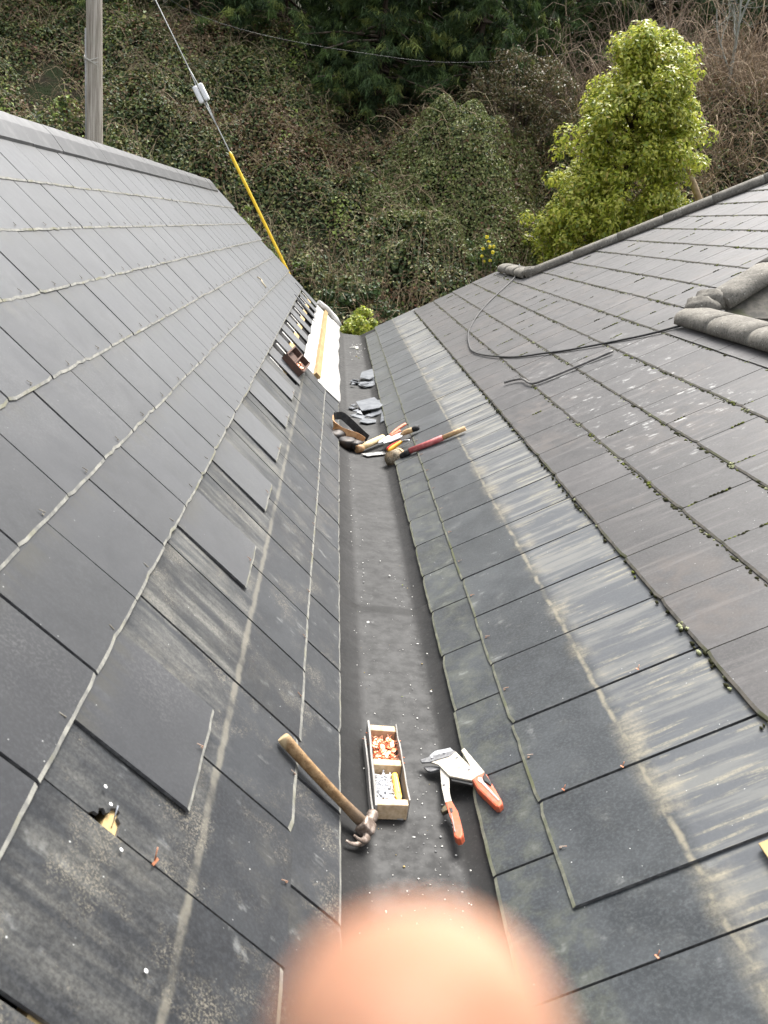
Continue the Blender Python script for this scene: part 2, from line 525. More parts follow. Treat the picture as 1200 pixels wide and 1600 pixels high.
# narrow strip at the gutter
SH_S = [slate_mesh(random.uniform(.316, .320), 0.24, 0.0066, 60 + i, mO, ch=.009) for i in range(4)]
k = -4
while 1.28 + PU * k < 6.2:
    lay(left, SH_S, SL, 0.978, 1.28 + PU * (k + 0.5), 0.0045, 0.25); k += 1
# loose hit-and-miss row on top
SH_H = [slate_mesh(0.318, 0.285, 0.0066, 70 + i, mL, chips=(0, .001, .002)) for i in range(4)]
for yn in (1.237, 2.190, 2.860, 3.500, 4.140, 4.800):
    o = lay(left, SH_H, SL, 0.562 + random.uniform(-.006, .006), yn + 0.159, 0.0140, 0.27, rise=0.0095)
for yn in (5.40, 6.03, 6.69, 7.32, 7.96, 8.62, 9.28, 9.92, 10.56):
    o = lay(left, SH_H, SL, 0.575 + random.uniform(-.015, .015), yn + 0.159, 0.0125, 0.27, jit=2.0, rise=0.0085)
# two slipped cut slates leaning across the gaps
sliver = slate_mesh(0.07, 0.42, 0.006, 80, mL)
for (S_, Y_, yaw) in ((0.60, 9.15, -38), (0.585, 10.30, -24)):
    M = SL.M(S_, Y_, 0.030, R(2), R(yaw)); link("slate", sliver, left, None, M)

# deck, battens, membrane and plank below
def slab(name, parent, sl, S0, S1, Y0, Y1, h, t, mat, noise=0.0, nu=1, nv=1):
    us = np.linspace(S0, S1, nu + 1); vs = np.linspace(Y0, Y1, nv + 1)
    bm = bmesh.new()
    def P(S, Y, hh):
        dz = noise * (fbm(np.array([S * 9.0]), np.array([Y * 5.0]), 5)[0] - 0.5) * 2 if noise else 0
        return bm.verts.new(sl.p(S, Y, hh + dz))
    top = [[P(S, Y, h) for Y in vs] for S in us]
    bot = [[P(S, Y, h - t) for Y in vs] for S in us]
    for i in range(nu):
        for j in range(nv):
            f = bm.faces.new((top[i][j], top[i + 1][j], top[i + 1][j + 1], top[i][j + 1])); f.smooth = noise > 0
            bm.faces.new((bot[i][j], bot[i][j + 1], bot[i + 1][j + 1], bot[i + 1][j]))
    for j in range(nv):
        bm.faces.new((top[0][j], top[0][j + 1], bot[0][j + 1], bot[0][j])); bm.faces.new((top[nu][j + 1], top[nu][j], bot[nu][j], bot[nu][j + 1]))
    for i in range(nu):
        bm.faces.new((top[i + 1][0], top[i][0], bot[i][0], bot[i + 1][0])); bm.faces.new((top[i][nv], top[i + 1][nv], bot[i + 1][nv], bot[i][nv]))
    bmesh.ops.recalc_face_normals(bm, faces=bm.faces)
    return link(name, bm_mesh(name, bm), parent, mat)


slab("roof_deck", left, SL, -1.30, 0.955, -0.8, 10.95, -0.075, 0.03, M_VOID)
for Sx in (0.452, 0.70):
    slab("batten", left, SL, Sx - 0.028, Sx + 0.028, -0.6, 6.2 if Sx > 0.5 else 10.9, -0.006 if Sx < 0.5 else -0.010, 0.035, M_BATTEN)
mem = slab("membrane", left, SL, 0.568, 0.700, 5.95, 10.95, 0.000, 0.004, M_WHITE, 0.010, 6, 60)
bm = bmesh.new()
us = np.linspace(0, 1, 9); vs = np.linspace(0, 1, 70)
g_ = []
for u in us:
    row = []
    for v in vs:
        Y = 6.22 + v * 4.75 + 0.10 * (u - 0.5) * (1 - v)
        S = 0.735 + u * (0.245 + 0.008 * math.sin(v * 9) + 0.007 * math.sin(v * 31))
        hh = 0.008 + 0.016 * (fbm(np.array([u * 3.0]), np.array([v * 16.0]), 3)[0] - 0.45) + 0.03 * max(0, v - 0.93) * 10 * u
        row.append(bm.verts.new(SL.p(S, Y, hh)))
    g_.append(row)
for i in range(len(us) - 1):
    for j in range(len(vs) - 1):
        f = bm.faces.new((g_[i][j], g_[i + 1][j], g_[i + 1][j + 1], g_[i][j + 1])); f.smooth = True
bmesh.ops.recalc_face_normals(bm, faces=bm.faces)
bmesh.ops.solidify(bm, geom=bm.faces[:], thickness=0.003)
link("membrane", bm_mesh("membrane", bm), left, M_WHITE)
slab("plank", left, SL, 0.692, 0.742, 6.28, 11.05, 0.032, 0.03, M_PLANK)
bm = bmesh.new()
b_tube(bm, [SL.p(0.56, 10.98, 0.03), SL.p(0.70, 11.05, 0.045), SL.p(0.86, 11.04, 0.05), SL.p(0.97, 11.0, 0.035)], [0.03, 0.04, 0.036, 0.03], 10)
link("membrane", bm_mesh("membrane", bm), left, M_WHITE)

for yn in (5.40, 6.03, 6.69, 7.32, 7.96, 8.62, 9.28, 9.92, 10.56):
    slab("membrane", left, SL, 0.325, 0.445, yn - 0.052, yn - 0.015, -0.004, 0.004, M_WHITE)
# ridge cappings of the left roof: angled caps
def v_cap(length, seed):
    r = random.Random(seed)
    prof = [(-0.125, -0.062), (-0.06, -0.022), (0, 0.008), (0.06, -0.024), (0.13, -0.085)]
    bm = bmesh.new()
    rows = []
    for yy in (-length / 2, length / 2):
        rows.append([bm.verts.new((x + r.uniform(-.001, .001), yy, z)) for x, z in prof] +
                    [bm.verts.new((x, yy, z - 0.014)) for x, z in prof[::-1]])
    n = len(rows[0])
    for i in range(n): bm.faces.new((rows[0][i], rows[0][(i + 1) % n], rows[1][(i + 1) % n], rows[1][i]))
    bm.faces.new(rows[0][::-1]); bm.faces.new(rows[1])
    bmesh.ops.recalc_face_normals(bm, faces=bm.faces)
    me = bm_mesh("ridge_tile", bm)
    me.materials.append(M_RIDGE_L)
    return me


M_RIDGE_L = worn("ridge_grey", (0.075, 0.076, 0.078), (0.12, 0.12, 0.12), 9, 0.42)
caps = [v_cap(0.452, i) for i in range(3)]
rp = SL.p(-1.335, 0, 0.016)
y = 0.0
i = 0
while y < 10.9:
    M = Matrix.Translation((rp.x - 0.0, y, rp.z + random.uniform(-.002, .002))) @ Matrix.Rotation(R(10), 4, 'Y') @ Matrix.Rotation(R(random.uniform(-.3, .3)), 4, 'Z')
    link("ridge_tile", caps[i % 3], left, None, M)
    y += 0.457; i += 1
# far slope and gable below
bm = bmesh.new()
b_prism(bm, [(rp.x + 0.02, rp.z - 0.09), (rp.x - 2.2, rp.z - 1.9), (rp.x - 2.2, rp.z - 1.93), (rp.x + 0.02, rp.z - 0.13)], 11.7, Matrix(((1, 0, 0, 0), (0, 0, 1, -0.7), (0, 1, 0, 0), (0, 0, 0, 1))))
bmesh.ops.recalc_face_normals(bm, faces=bm.faces)
link("roof_deck", bm_mesh("roof_deck", bm), left, M_SLATE)
bm = bmesh.new()
pe = SL.p(0.95, 0, -0.12); pr = SL.p(-1.28, 0, -0.12)
b_prism(bm, [(pe.x, -2.7), (pe.x, pe.z), (pr.x, pr.z), (rp.x - 2.1, rp.z - 1.95), (rp.x - 2.1, -2.7)], 0.2, Matrix(((1, 0, 0, 0), (0, 0, 1, 10.7), (0, 1, 0, 0), (0, 0, 0, 1))))
bmesh.ops.recalc_face_normals(bm, faces=bm.faces)
link("gable_wall", bm_mesh("gable_wall", bm), left, M_WALL)

# rivet tails: a little hook at the middle of each slate's lower edge
def rivets(name, parent, sl, items, mat):
    bm = bmesh.new()
    for S, Y, h in items:
        a = random.uniform(-0.5, 0.5)
        b_box(bm, (0.0016, 0.015, 0.0016), sl.M(S - 0.022, Y + random.uniform(-.004, .004), h + 0.0035, 0.15, a))
        b_box(bm, (0.005, 0.005, 0.0012), sl.M(S - 0.016, Y, h + 0.0012, 0, a))
    o = link(name, bm_mesh(name, bm), parent, mat)
    o["kind"] = "stuff"
    return o


M_HOOK = worn("dull_rivet", (0.10, 0.085, 0.06), (0.20, 0.19, 0.16), 50, 0.6)
it = []
for r_i, Sb in enumerate([-0.698, -0.452, -0.200, 0.047, 0.299]):
    ph = 0.266 if r_i % 2 == 1 else 0.108
    for k in range(0, 34): it.append((Sb, ph + PL / 2 + PL * k, 0.009))
rivets("rivet", left, SL, it, M_HOOK)
it = [(0.828, 1.085 + PU * (k + 0.5) + 0.02, 0.008) for k in range(0, 12)] + [(0.565, y + 0.17, 0.018) for y in (1.237, 2.19, 2.86, 3.5, 4.14, 4.8)]
rivets("rivet", left, SL, it, worn("bright_copper_rivet", (0.30, 0.17, 0.11), (0.30, 0.26, 0.22), 50, 0.5, 0.3))
# copper tack standing in the joint, nail in the hole, pale dome plugs
bm = bmesh.new()
b_box(bm, (0.020, 0.0045, 0.0012), SL.M(0.525, 1.085, 0.010, 0, R(-18)))
b_tube(bm, [SL.p(0.525, 1.085, 0.008), SL.p(0.512, 1.094, 0.026)], 0.0012, 6)
link("copper_tack", bm_mesh("copper_tack", bm), left, M_COPPER)
bm = bmesh.new()
b_tube(bm, [SL.p(0.442, 1.102, -0.008), SL.p(0.424, 1.116, 0.022)], 0.0014, 6)
link("nail", bm_mesh("nail", bm), left, M_STEEL)
M_DOT = worn("pale_plug", (0.62, 0.62, 0.60), (0.75, 0.75, 0.74), 80, 0.5)
for S_, Y_ in ((0.398, 1.150), (0.418, 1.125), (0.462, 1.060), (0.560, 0.905)):
    bm = bmesh.new()
    bmesh.ops.create_uvsphere(bm, u_segments=10, v_segments=6, radius=0.0036)
    bmesh.ops.scale(bm, vec=(1, 1, 0.18), verts=bm.verts)
    link("plug", bm_mesh("plug", bm, True), left, M_DOT, SL.M(S_, Y_, 0.009 if S_ < 0.5 else 0.0085))

# ================================================================== RIGHT ROOF
right = empty("tiled_roof", (0, 0, 0), "shallow brown-grey tiled roof with mossy courses and cement hip caps", "roof")
mR = [M_SLATE_R, M_EDGE_R, M_SIDE]; mT = [M_TILE, M_EDGE_T, M_EDGE_T]
PR = 0.3205
SH_R = [slate_mesh(random.uniform(.310, .315), 0.60, 0.0066, 100 + i, mR) for i in range(6)]
y = 1.282
while y < 10.6:
    lay(right, SH_R, SR, 0.132, y + PR / 2, 0.0085, 0.5); y += PR
SH_R2 = [slate_mesh(0.319, 0.62, 0.0066, 120 + i, mR) for i in range(4)]
SH_R2b = [slate_mesh(0.319, 0.76, 0.0066, 130 + i, mR) for i in range(2)]
k = -5
while 1.12 + 0.3255 * k < 10.5:
    yc = 1.12 + 0.3255 * (k + 0.5)
    if yc < 1.3: lay(right, SH_R2b, SR, 0.279, yc, 0.0015, 0.6)
    else: lay(right, SH_R2, SR, 0.279, yc, 0.0015, 0.6)
    k += 1
# tiles, clipped where the roof runs under the two hips
def clip(poly, a, b, c):
    """keep a*S + b*Y + c >= 0"""
    out = []
    for i in range(len(poly)):
        p, q = poly[i], poly[(i + 1) % len(poly)]
        dp, dq = a * p[0] + b * p[1] + c, a * q[0] + b * q[1] + c
        if dp >= 0: out.append(p)
        if dp * dq < 0:
            t = dp / (dp - dq); out.append((p[0] + t * (q[0] - p[0]), p[1] + t * (q[1] - p[1])))
    return out


SH_T = [slate_mesh(0.3165, 0.335, 0.013, 150 + i, mT, 0.0012) for i in range(6)]
GT = 0.263
for r_i in range(0, 20):
    Sb = -0.403 - GT * r_i
    off = 0.0 if r_i % 2 == 0 else PR / 2
    k = -3
    while True:
        y0 = 1.24 + off + PR * k; y1 = y0 + 0.3165; k += 1
        if y0 > 10.60: break
        St = Sb - 0.30
        low = Sb > -1.60          # the wings, below their own ridge
        poly = [(Sb, y0), (Sb, y1), (St - 0.035, y1), (St - 0.035, y0)]
        full = True
        tests = [(0, -1, 10.70)]
        if Sb < -1.20:
            tests += [(0.465, -1, 9.15 + 0.465 * 1.62)] if (y1 > 8.0 and (not low or St < -1.62)) else []
            if y1 < 6.8 and not low: tests += [(0.415, 1, -4.86 + 0.415 * 1.77)]
            if low and y1 < 4.8: tests += [(1, 0, 1.66)]
        for t in tests:
            q = clip(poly, *t)
            if len(q) < 3: poly = []; break
            if len(q) != len(poly) or any(abs(a[0] - b[0]) + abs(a[1] - b[1]) > 1e-6 for a, b in zip(q, poly)): full = False
            poly = q
        if not poly: continue
        if full: lay(right, SH_T, SR, Sb, (y0 + y1) / 2, 0.0150, GT, "roof_tile", 0.8)
        else:
            yc = (y0 + y1) / 2
            pl = [(-(p[1] - yc), -(p[0] - Sb)) for p in poly]
            ar = sum(pl[i][0] * pl[(i + 1) % len(pl)][1] - pl[(i + 1) % len(pl)][0] * pl[i][1] for i in range(len(pl)))
            if abs(ar) < 0.004: continue
            if ar < 0: pl = pl[::-1]
            lay(right, slate_mesh(0, 0, 0.013, 1, mT, poly=pl), SR, Sb, yc, 0.0150, GT, "roof_tile", 0.5)

slab("roof_deck", right, SR, -1.62, 0.262, -0.8, 10.62, -0.035, 0.03, M_VOID)
bm = bmesh.new()      # triangular deck between the hips
tri = [SR.p(-1.60, 4.92, -0.04), SR.p(-1.60, 9.05, -0.04), SR.p(-5.6, 7.25, -0.04), SR.p(-5.6, 6.5, -0.04)]
vv = [bm.verts.new(p) for p in tri]; bm.faces.new(vv)
bmesh.ops.solidify(bm, geom=bm.faces[:], thickness=0.03)
link("roof_deck", bm_mesh("roof_deck", bm), right, M_VOID)
# roof falling away behind the wings and hips
def back(name, pts, mat):
    bm = bmesh.new(); bm.faces.new([bm.verts.new(p) for p in pts]); bmesh.ops.recalc_face_normals(bm, faces=bm.faces)
    bmesh.ops.solidify(bm, geom=bm.faces[:], thickness=0.03)
    return link(name, bm_mesh(name, bm), right, mat)


e1 = SR.p(-1.66, 0, -0.03)
back("roof_deck", [(e1.x, -0.8, e1.z), (e1.x, 4.75, e1.z), (e1.x + 3.2, 4.75, e1.z - 1.7), (e1.x + 3.2, -0.8, e1.z - 1.7)], M_EDGE_T)
h2a, h2b = SR.p(-1.72, 4.86, -0.03), SR.p(-5.6, 6.47, -0.03)
back("roof_deck", [h2a, h2b, (h2b.x + 1.5, h2b.y - 3, h2b.z - 1.4), (h2a.x + 3.6, h2a.y - 0.2, h2a.z - 0.9)], M_EDGE_T)
h1a, h1b = SR.p(-1.64, 9.13, -0.03), SR.p(-5.6, 7.29, -0.03)
back("roof_deck", [h1a, h1b, (h1b.x + 1.5, h1b.y + 3, h1b.z - 2.0), (h1a.x + 2.0, h1a.y + 2.8, h1a.z - 1.8)], M_TILE)
back("roof_deck", [(e1.x, 9.1, e1.z), (e1.x, 10.62, e1.z), (e1.x + 1.8, 10.62, e1.z - 1.1), (e1.x + 1.8, 9.3, e1.z - 1.1)], M_TILE)
bm = bmesh.new()
pe = SR.p(0.25, 0, -0.08); pr = SR.p(-1.62, 0, -0.08)
b_prism(bm, [(pe.x, -2.7), (pe.x, pe.z), (pr.x, pr.z), (pr.x + 1.7, pr.z - 1.1), (pr.x + 1.7, -2.7)], 0.2, Matrix(((1, 0, 0, 0), (0, 0, 1, 10.35), (0, 1, 0, 0), (0, 0, 0, 1))))
bmesh.ops.recalc_face_normals(bm, faces=bm.faces)
link("gable_wall", bm_mesh("gable_wall", bm), right, M_WALL)

# half-round cement caps
def lichen_mat():
    g = G("lichen_cement")
    o = g.obj(); p = g.pos()
    n = g.noise(p, 12, 6, 0.7); f = g.noise(p, 90, 4, 0.7); n2 = g.noise(p, 30, 5, 0.7)
    c = g.mix(g.step(n, 0.35, 0.65), (0.135, 0.126, 0.110), (0.195, 0.182, 0.158))
    c = g.mix(g.step(n2, 0.55, 0.66, 0, 0.45), c, (0.27, 0.262, 0.235))
    c = g.mix(g.step(f, 0.48, 0.64, 0, 0.70), c, (0.055, 0.052, 0.045))
    vd = g.voro(p, 38.0)
    c = g.mix(g.math('MULTIPLY', g.step(vd, 0.08, 0.14, 1, 0), g.step(n, 0.42, 0.55)), c, (0.55, 0.55, 0.50))
    g.base(c, 0.9, 0.2); g.bump(g.math('ADD', n2, f), 0.35, 0.003)
    return g.m


M_LICHEN = lichen_mat()


def half_round(w, hgt, l, seed):
    r = random.Random(seed)
    bm = bmesh.new(); n = 16; rows = []
    for j in range(5):
        yy = -l / 2 + l * j / 4
        e = 1.015 - 0.025 * j / 4
        ring = []
        for i in range(n + 1):
            a = math.pi * i / n
            ring.append(bm.verts.new((math.copysign(abs(math.cos(a)) ** 0.85, math.cos(a)) * w / 2 * e + r.uniform(-.0003, .0003), yy, (math.sin(a) ** 0.60) * hgt * e + r.uniform(-.0004, .0004))))
        for i in range(n, -1, -1):
            a = math.pi * i / n
            ring.append(bm.verts.new((math.cos(a) * (w / 2 - 0.018), yy, math.sin(a) * (hgt - 0.018) - 0.001)))
        rows.append(ring)
    m = len(rows[0])
    for a, b in zip(rows, rows[1:]):
        for i in range(m):
            f = bm.faces.new((a[i], a[(i + 1) % m], b[(i + 1) % m], b[i])); f.smooth = True
    bm.faces.new(rows[0][::-1]); bm.faces.new(rows[-1])
    bmesh.ops.recalc_face_normals(bm, faces=bm.faces)
    me = bm_mesh("ridge_tile", bm); me.materials.append(M_LICHEN)
    return me


HR = [half_round(0.225, 0.082, 0.446, i) for i in range(3)]
HRs = [half_round(0.200, 0.082, 0.446, 9 + i) for i in range(2)]


M_JOINT = worn("pale_mortar", (0.15, 0.145, 0.13), (0.24, 0.23, 0.20), 40, 0.95)
JOINT = [half_round(0.225, 0.082, 0.020, 20), half_round(0.200, 0.082, 0.020, 21)]
for jm in JOINT:
    for v in jm.vertices: v.co.x *= .975; v.co.z *= .965
    jm.materials.clear(); jm.materials.append(M_JOINT)


def cap_run(a, b, meshes, name="ridge_tile", skip=0.0):
    a, b = Vector(a), Vector(b)
    d = (b - a); L = d.length; d.normalize()
    z = SR.n.copy(); 
    z = (z + Vector((0.25, 0, 0.25))).normalized()
    x = d.cross(z).normalized(); z = x.cross(d).normalized()
    t, i = 0.225 + skip, 0
    while t < L:
        M = frame_mat(a + d * t, x, d, z) @ Matrix.Rotation(R(random.uniform(-.8, .8)), 4, 'Z')
        link(name, random.choice(meshes), right, None, M)
        link("mortar_joint", JOINT[0 if meshes is HR else 1], right, None, frame_mat(a + d * (t + 0.230), x, d, z))
        t += 0.460; i += 1


cap_run(SR.p(-1.635, 4.86, 0.000), SR.p(-1.635, -0.6, 0.000), HR)
cap_run(SR.p(-1.80, 4.93, 0.000), SR.p(-5.6, 6.51, 0.000), HR)
cap_run(SR.p(-1.66, 9.12, 0.005), SR.p(-5.6, 7.29, 0.005), HRs)
cap_run(SR.p(-1.62, 9.12, 0.000), SR.p(-1.60, 10.72, 0.000), HRs)
# mortar lump where the hips meet the wings
for p in (SR.p(-1.715, 4.885, 0.045), SR.p(-1.80, 4.945, 0.045), SR.p(-1.645, 9.12, 0.035)):
    bm = bmesh.new(); bmesh.ops.create_icosphere(bm, subdivisions=3, radius=0.10)
    for v in bm.verts: v.co *= 1 + 0.3 * (vnoise(np.array([v.co.x * 30 + 5]), np.array([v.co.y * 30 + v.co.z * 40]), 4)[0] - 0.5)
    bmesh.ops.scale(bm, vec=(1, 1, 0.7), verts=bm.verts)
    link("mortar", bm_mesh("mortar", bm, True), right, M_LICHEN, Matrix.Translation(p))

# battens and copper tails on the near slates
slab("batten", right, SR, -0.275, -0.242, 1.12, 1.262, 0.0125, 0.008, M_BATTEN)
it = [(0.132, 1.282 + PR * (k + 0.5), 0.010) for k in range(12)]
rivets("rivet", right, SR, it, bpy.data.materials["bright_copper_rivet"])
for S_, Y_ in ((-0.08, 1.60), (-0.235, 1.925), (0.02, 1.115), (0.065, 1.603)):
    bm = bmesh.new()
    b_box(bm, (0.010, 0.003, 0.0012), SR.M(S_, Y_, 0.013, 0, R(20)))
    b_tube(bm, [SR.p(S_, Y_, 0.012), SR.p(S_ - 0.009, Y_ + 0.003, 0.021)], 0.0009, 6)
    link("copper_tack", bm_mesh("copper_tack", bm), right, M_COPPER)

# moss along the tile courses
def moss():
    base = bmesh.new(); bmesh.ops.create_icosphere(base, subdivisions=1, radius=1.0)
    bv = np.array([v.co[:] for v in base.verts]); bf = np.array([[v.index for v in f.verts] for f in base.faces]); base.free()
    Vs, Fs, Cs, n = [], [], [], 0
    def blob(P, rx, ry, rz, col):
        nonlocal n
        q = bv * (1 + rng.uniform(-.28, .28, (len(bv), 1)))
        q = q * np.array([rx, ry, rz])
        W = np.array(SR.x)[None] * q[:, :1] + np.array(SR.u)[None] * q[:, 1:2] + np.array(SR.n)[None] * q[:, 2:3] + np.array(P)[None]
        Vs.append(W); Fs.append(bf + n); n += len(bv); Cs.append(np.repeat(np.array(col)[None] * rng.uniform(.7, 1.3), len(bv), 0))
    dark, green, pale = (0.028, 0.028, 0.014), (0.10, 0.115, 0.022), (0.26, 0.27, 0.16)
    for r_i in range(0, 14):
        Sb = -0.403 - GT * r_i
        nb = 1500 if r_i else 700
        ys = rng.uniform(0.6, 10.5, nb)
        for y in ys:
            if r_i > 4 and not (4.95 + 0.415 * (-1.77 - Sb) < y < 9.1 + 0.465 * (Sb + 1.62)): continue
            d = fbm(np.array([y * 1.7]), np.array([r_i * 7.3]), 9)[0]
            if rng.random() > 0.25 + 1.6 * max(0, d - 0.35): continue
            s = rng.uniform(0.003, 0.0075) * (1.0 if rng.random() < .94 else 1.5)
            rr = rng.random()
            blob(SR.p(Sb + rng.uniform(-.004, .012), y, 0.006 + s * .2), s * rng.uniform(1, 2.2), s * .9, s * .8, dark if rr < .72 else (green if rr < .88 else pale))
        # bigger cushions and moss in the joints
        for _ in range(5 if r_i else 1):
            y = rng.uniform(1.2, 10.2)
            if r_i > 4 and not (5.1 + 0.415 * (-1.77 - Sb) < y < 8.9 + 0.465 * (Sb + 1.62)): continue
            cc = pale if rng.random() < .6 else green
            for _q in range(rng.integers(5, 11)):
                blob(SR.p(Sb + rng.uniform(-.010, .010), y + rng.uniform(-.024, .024), 0.011), rng.uniform(.005, .011), rng.uniform(.004, .008), rng.uniform(.003, .007), cc if rng.random() < .75 else dark)
        off = 0.0 if r_i % 2 == 0 else PR / 2
        for _ in range(16 if r_i > 0 else 3):
            kk = rng.integers(2, 29); y = 1.24 + off + PR * kk - 0.002
            if r_i > 4 and not (5.1 + 0.415 * (-1.77 - Sb) < y < 8.9 + 0.465 * (Sb + 1.62)): continue
            S0 = Sb - rng.uniform(0.0, .18)
            for t in range(rng.integers(2, 7)):
                blob(SR.p(S0 - t * .014, y + rng.uniform(-.003, .003), 0.012), .005, .009, .006, dark if rng.random() < .55 else green)
    me = mesh_np("moss", np.concatenate(Vs), np.concatenate(Fs)); set_col(me, np.concatenate(Cs))
    g = G("moss"); at = g.n("ShaderNodeAttribute", attribute_name="col")
    f = g.noise(g.pos(), 400, 3)
    g.base(g.mix(g.step(f, .4, .7, 0, .5), at.outputs["Color"], (0.03, 0.035, 0.01)), 0.95, 0.1)
    o = link("moss", me, right, g.m); o["kind"] = "stuff"


moss()

# ================================================================== GUTTER
gut = empty("valley_gutter", (0, 0, 0), "dark rubber lined valley gutter running between the two roofs", "gutter")


def liner_mat():
    g = G("rubber_liner")
    p = g.pos(); o = g.sepy(p)
    n = g.noise(p, 5, 6, 0.6); f = g.noise(p, 130, 4, 0.7); n2 = g.noise(p, 22, 5, 0.65)
    c = g.mix(g.step(n, 0.35, 0.65), (0.0095, 0.0094, 0.0094), (0.0162, 0.0158, 0.0155))
    wob = g.math('ADD', o[0], g.math('MULTIPLY', g.math('SUBTRACT', n2, 0.5), 0.05))
    sole = g.math('MULTIPLY', g.step(wob, 0.215, 0.235), g.step(wob, 0.415, 0.435, 1, 0))
    dusty = g.math('MULTIPLY', sole, g.step(n, 0.30, 0.62, 0.35, 1.0))
    c = g.mix(g.math('MULTIPLY', dusty, 0.60), c, (0.040, 0.040, 0.0395))
    c = g.mix(g.math('MULTIPLY', g.step(f, 0.55, 0.75), 0.22), c, (0.14, 0.14, 0.135))
    sc = g.math('MULTIPLY', g.step(g.noise(p, 12, 6, .7), 0.60, 0.72), sole)
    c = g.mix(g.math('MULTIPLY', sc, 0.35), c, (0.17, 0.17, 0.165))
    lapj = g.band(g.math('ADD', o[1], g.math('MULTIPLY', g.math('SUBTRACT', n2, 0.5), 0.05)), 2.872, 0.003, 0.006)
    c = g.mix(g.math('MULTIPLY', lapj, 0.8), c, (0.008, 0.008, 0.008))
    g.base(c, g.step(n2, .3, .7, .5, .72), 0.25); g.bump(g.math('ADD', n2, f), 0.12, 0.002)
    return g.m


M_LINER = liner_mat()


def liner(y0, y1, lift, seed):
    prof = [(0.03, 0.150), (0.100, 0.085), (0.140, 0.047), (0.152, 0.036), (0.185, 0.018), (0.208, 0.006), (0.222, 0.001), (0.25, 0.0), (0.30, 0), (0.36, 0), (0.40, 0), (0.430, 0.001),
            (0.446, 0.006), (0.470, 0.022), (0.492, 0.038), (0.512, 0.050), (0.56, 0.078), (0.65, 0.130)]
    ny = max(4, int((y1 - y0) * 16))
    V, F = [], []
    for j in range(ny + 1):
        y = y0 + (y1 - y0) * j / ny
        for x, z in prof:
            w = (fbm(np.array([x * 9.0]), np.array([y * 3.0]), seed)[0] - .5) * 0.006
            xx = x
            zz = z + w + lift
            yy = y
            if 5.4 < y < 6.6 and 0.2 < x < 0.45: zz += 0.006 * math.sin(y * 20) * math.sin((x - .2) * 12)
            if y > 6.2 and x < 0.16: zz -= 0.012
            if j == 0: yy += 0.006 * math.sin(x * 40 + seed)
            V.append((xx, yy, zz))
    m = len(prof)
    nt = len(V)
    V += [(x, y, z - 0.003) for x, y, z in V]
    for j in range(ny):
        for i in range(m - 1):
            a = j * m + i
            F.append((a, a + 1, a + m + 1, a + m)); F.append((nt + a + m, nt + a + m + 1, nt + a + 1, nt + a))
    for i in range(m - 1):
        a = ny * m + i
        F.append((i + 1, i, nt + i, nt + i + 1)); F.append((a, a + 1, nt + a + 1, nt + a))
    me = mesh_np("liner_sheet", V, F, smooth=True)
    link("liner_sheet", me, gut, M_LINER)


liner(-0.9, 2.86, 0.0035, 1); liner(2.80, 7.3, 0.000, 2); liner(7.24, 10.98, -0.0035, 3)

# crumbs of mortar and slate lying in the gutter
def crumbs():
    base = bmesh.new(); bmesh.ops.create_icosphere(base, subdivisions=1, radius=1.0)
    bv = np.array([v.co[:] for v in base.verts]); bf = np.array([[v.index for v in f.verts] for f in base.faces]); base.free()
    Vs, Fs, Cs, n = [], [], [], 0
    for i in range(420):
        r_ = rng.random()
        if r_ < .40: x, y = rng.normal(0.235, 0.016), rng.uniform(1.3, 6.0)
        elif r_ < .62: x, y = rng.normal(0.40, 0.03), rng.uniform(1.25, 3.2)
        elif r_ < .78: x, y = rng.normal(0.33, 0.07), rng.uniform(1.15, 1.75)
        elif r_ < .90: x, y = rng.normal(0.35, 0.05), rng.normal(9.6, 0.35)
        else: x, y = rng.uniform(0.2, 0.45), rng.uniform(1.1, 8)
        if not 0.19 < x < 0.455: continue
        s = abs(rng.normal(0, 0.0010)) + 0.0005
        if rng.random() < .03: s *= 1.8
        if y > 8.5: s *= 4.0
        z = (0.0 if 0.222 < x < 0.43 else (max(0, .222 - x) * .45 + max(0, x - .43) * .75)) + 0.0055
        q = bv * (1 + rng.uniform(-.35, .35, (len(bv), 1))) * s * np.array([rng.uniform(.8, 1.8), rng.uniform(.8, 1.8), .6])
        Vs.append(q + np.array([x, y, z])); Fs.append(bf + n); n += len(bv)
        rr = rng.random()
        c = (0.62, 0.61, 0.57) if rr < .78 else ((0.25, 0.25, 0.25) if rr < .92 else ((0.35, 0.27, 0.12) if rr < .98 else (0.25, 0.30, 0.06)))
        Cs.append(np.repeat(np.array(c)[None], len(bv), 0))
    me = mesh_np("mortar_crumbs", np.concatenate(Vs), np.concatenate(Fs)); set_col(me, np.concatenate(Cs))
    g = G("crumb"); at = g.n("ShaderNodeAttribute", attribute_name="col"); g.base(at.outputs["Color"], 0.9, 0.2)
    tag(link("mortar_crumbs", me, None, g.m), "pale mortar crumbs and grit scattered over the gutter lining", "debris", None, "stuff")


crumbs()


# ================================================================== HAMMER
hm = empty("hammer", (0.215, 1.59, 0.03), "worn claw hammer with long wooden handle lying across the gutter edge", "hammer")
hb, he = Vector((-0.003, 1.652, 0.222)), Vector((0.207, 1.596, 0.042))
ax = (he - hb).normalized()


def world_part(name, bm, parent, mat, smooth=False):
    me = bm_mesh(name, bm, smooth)
    o = link(name, me, parent, mat)
    o.matrix_local = Matrix.Translation(-Vector(parent.location))
    return o


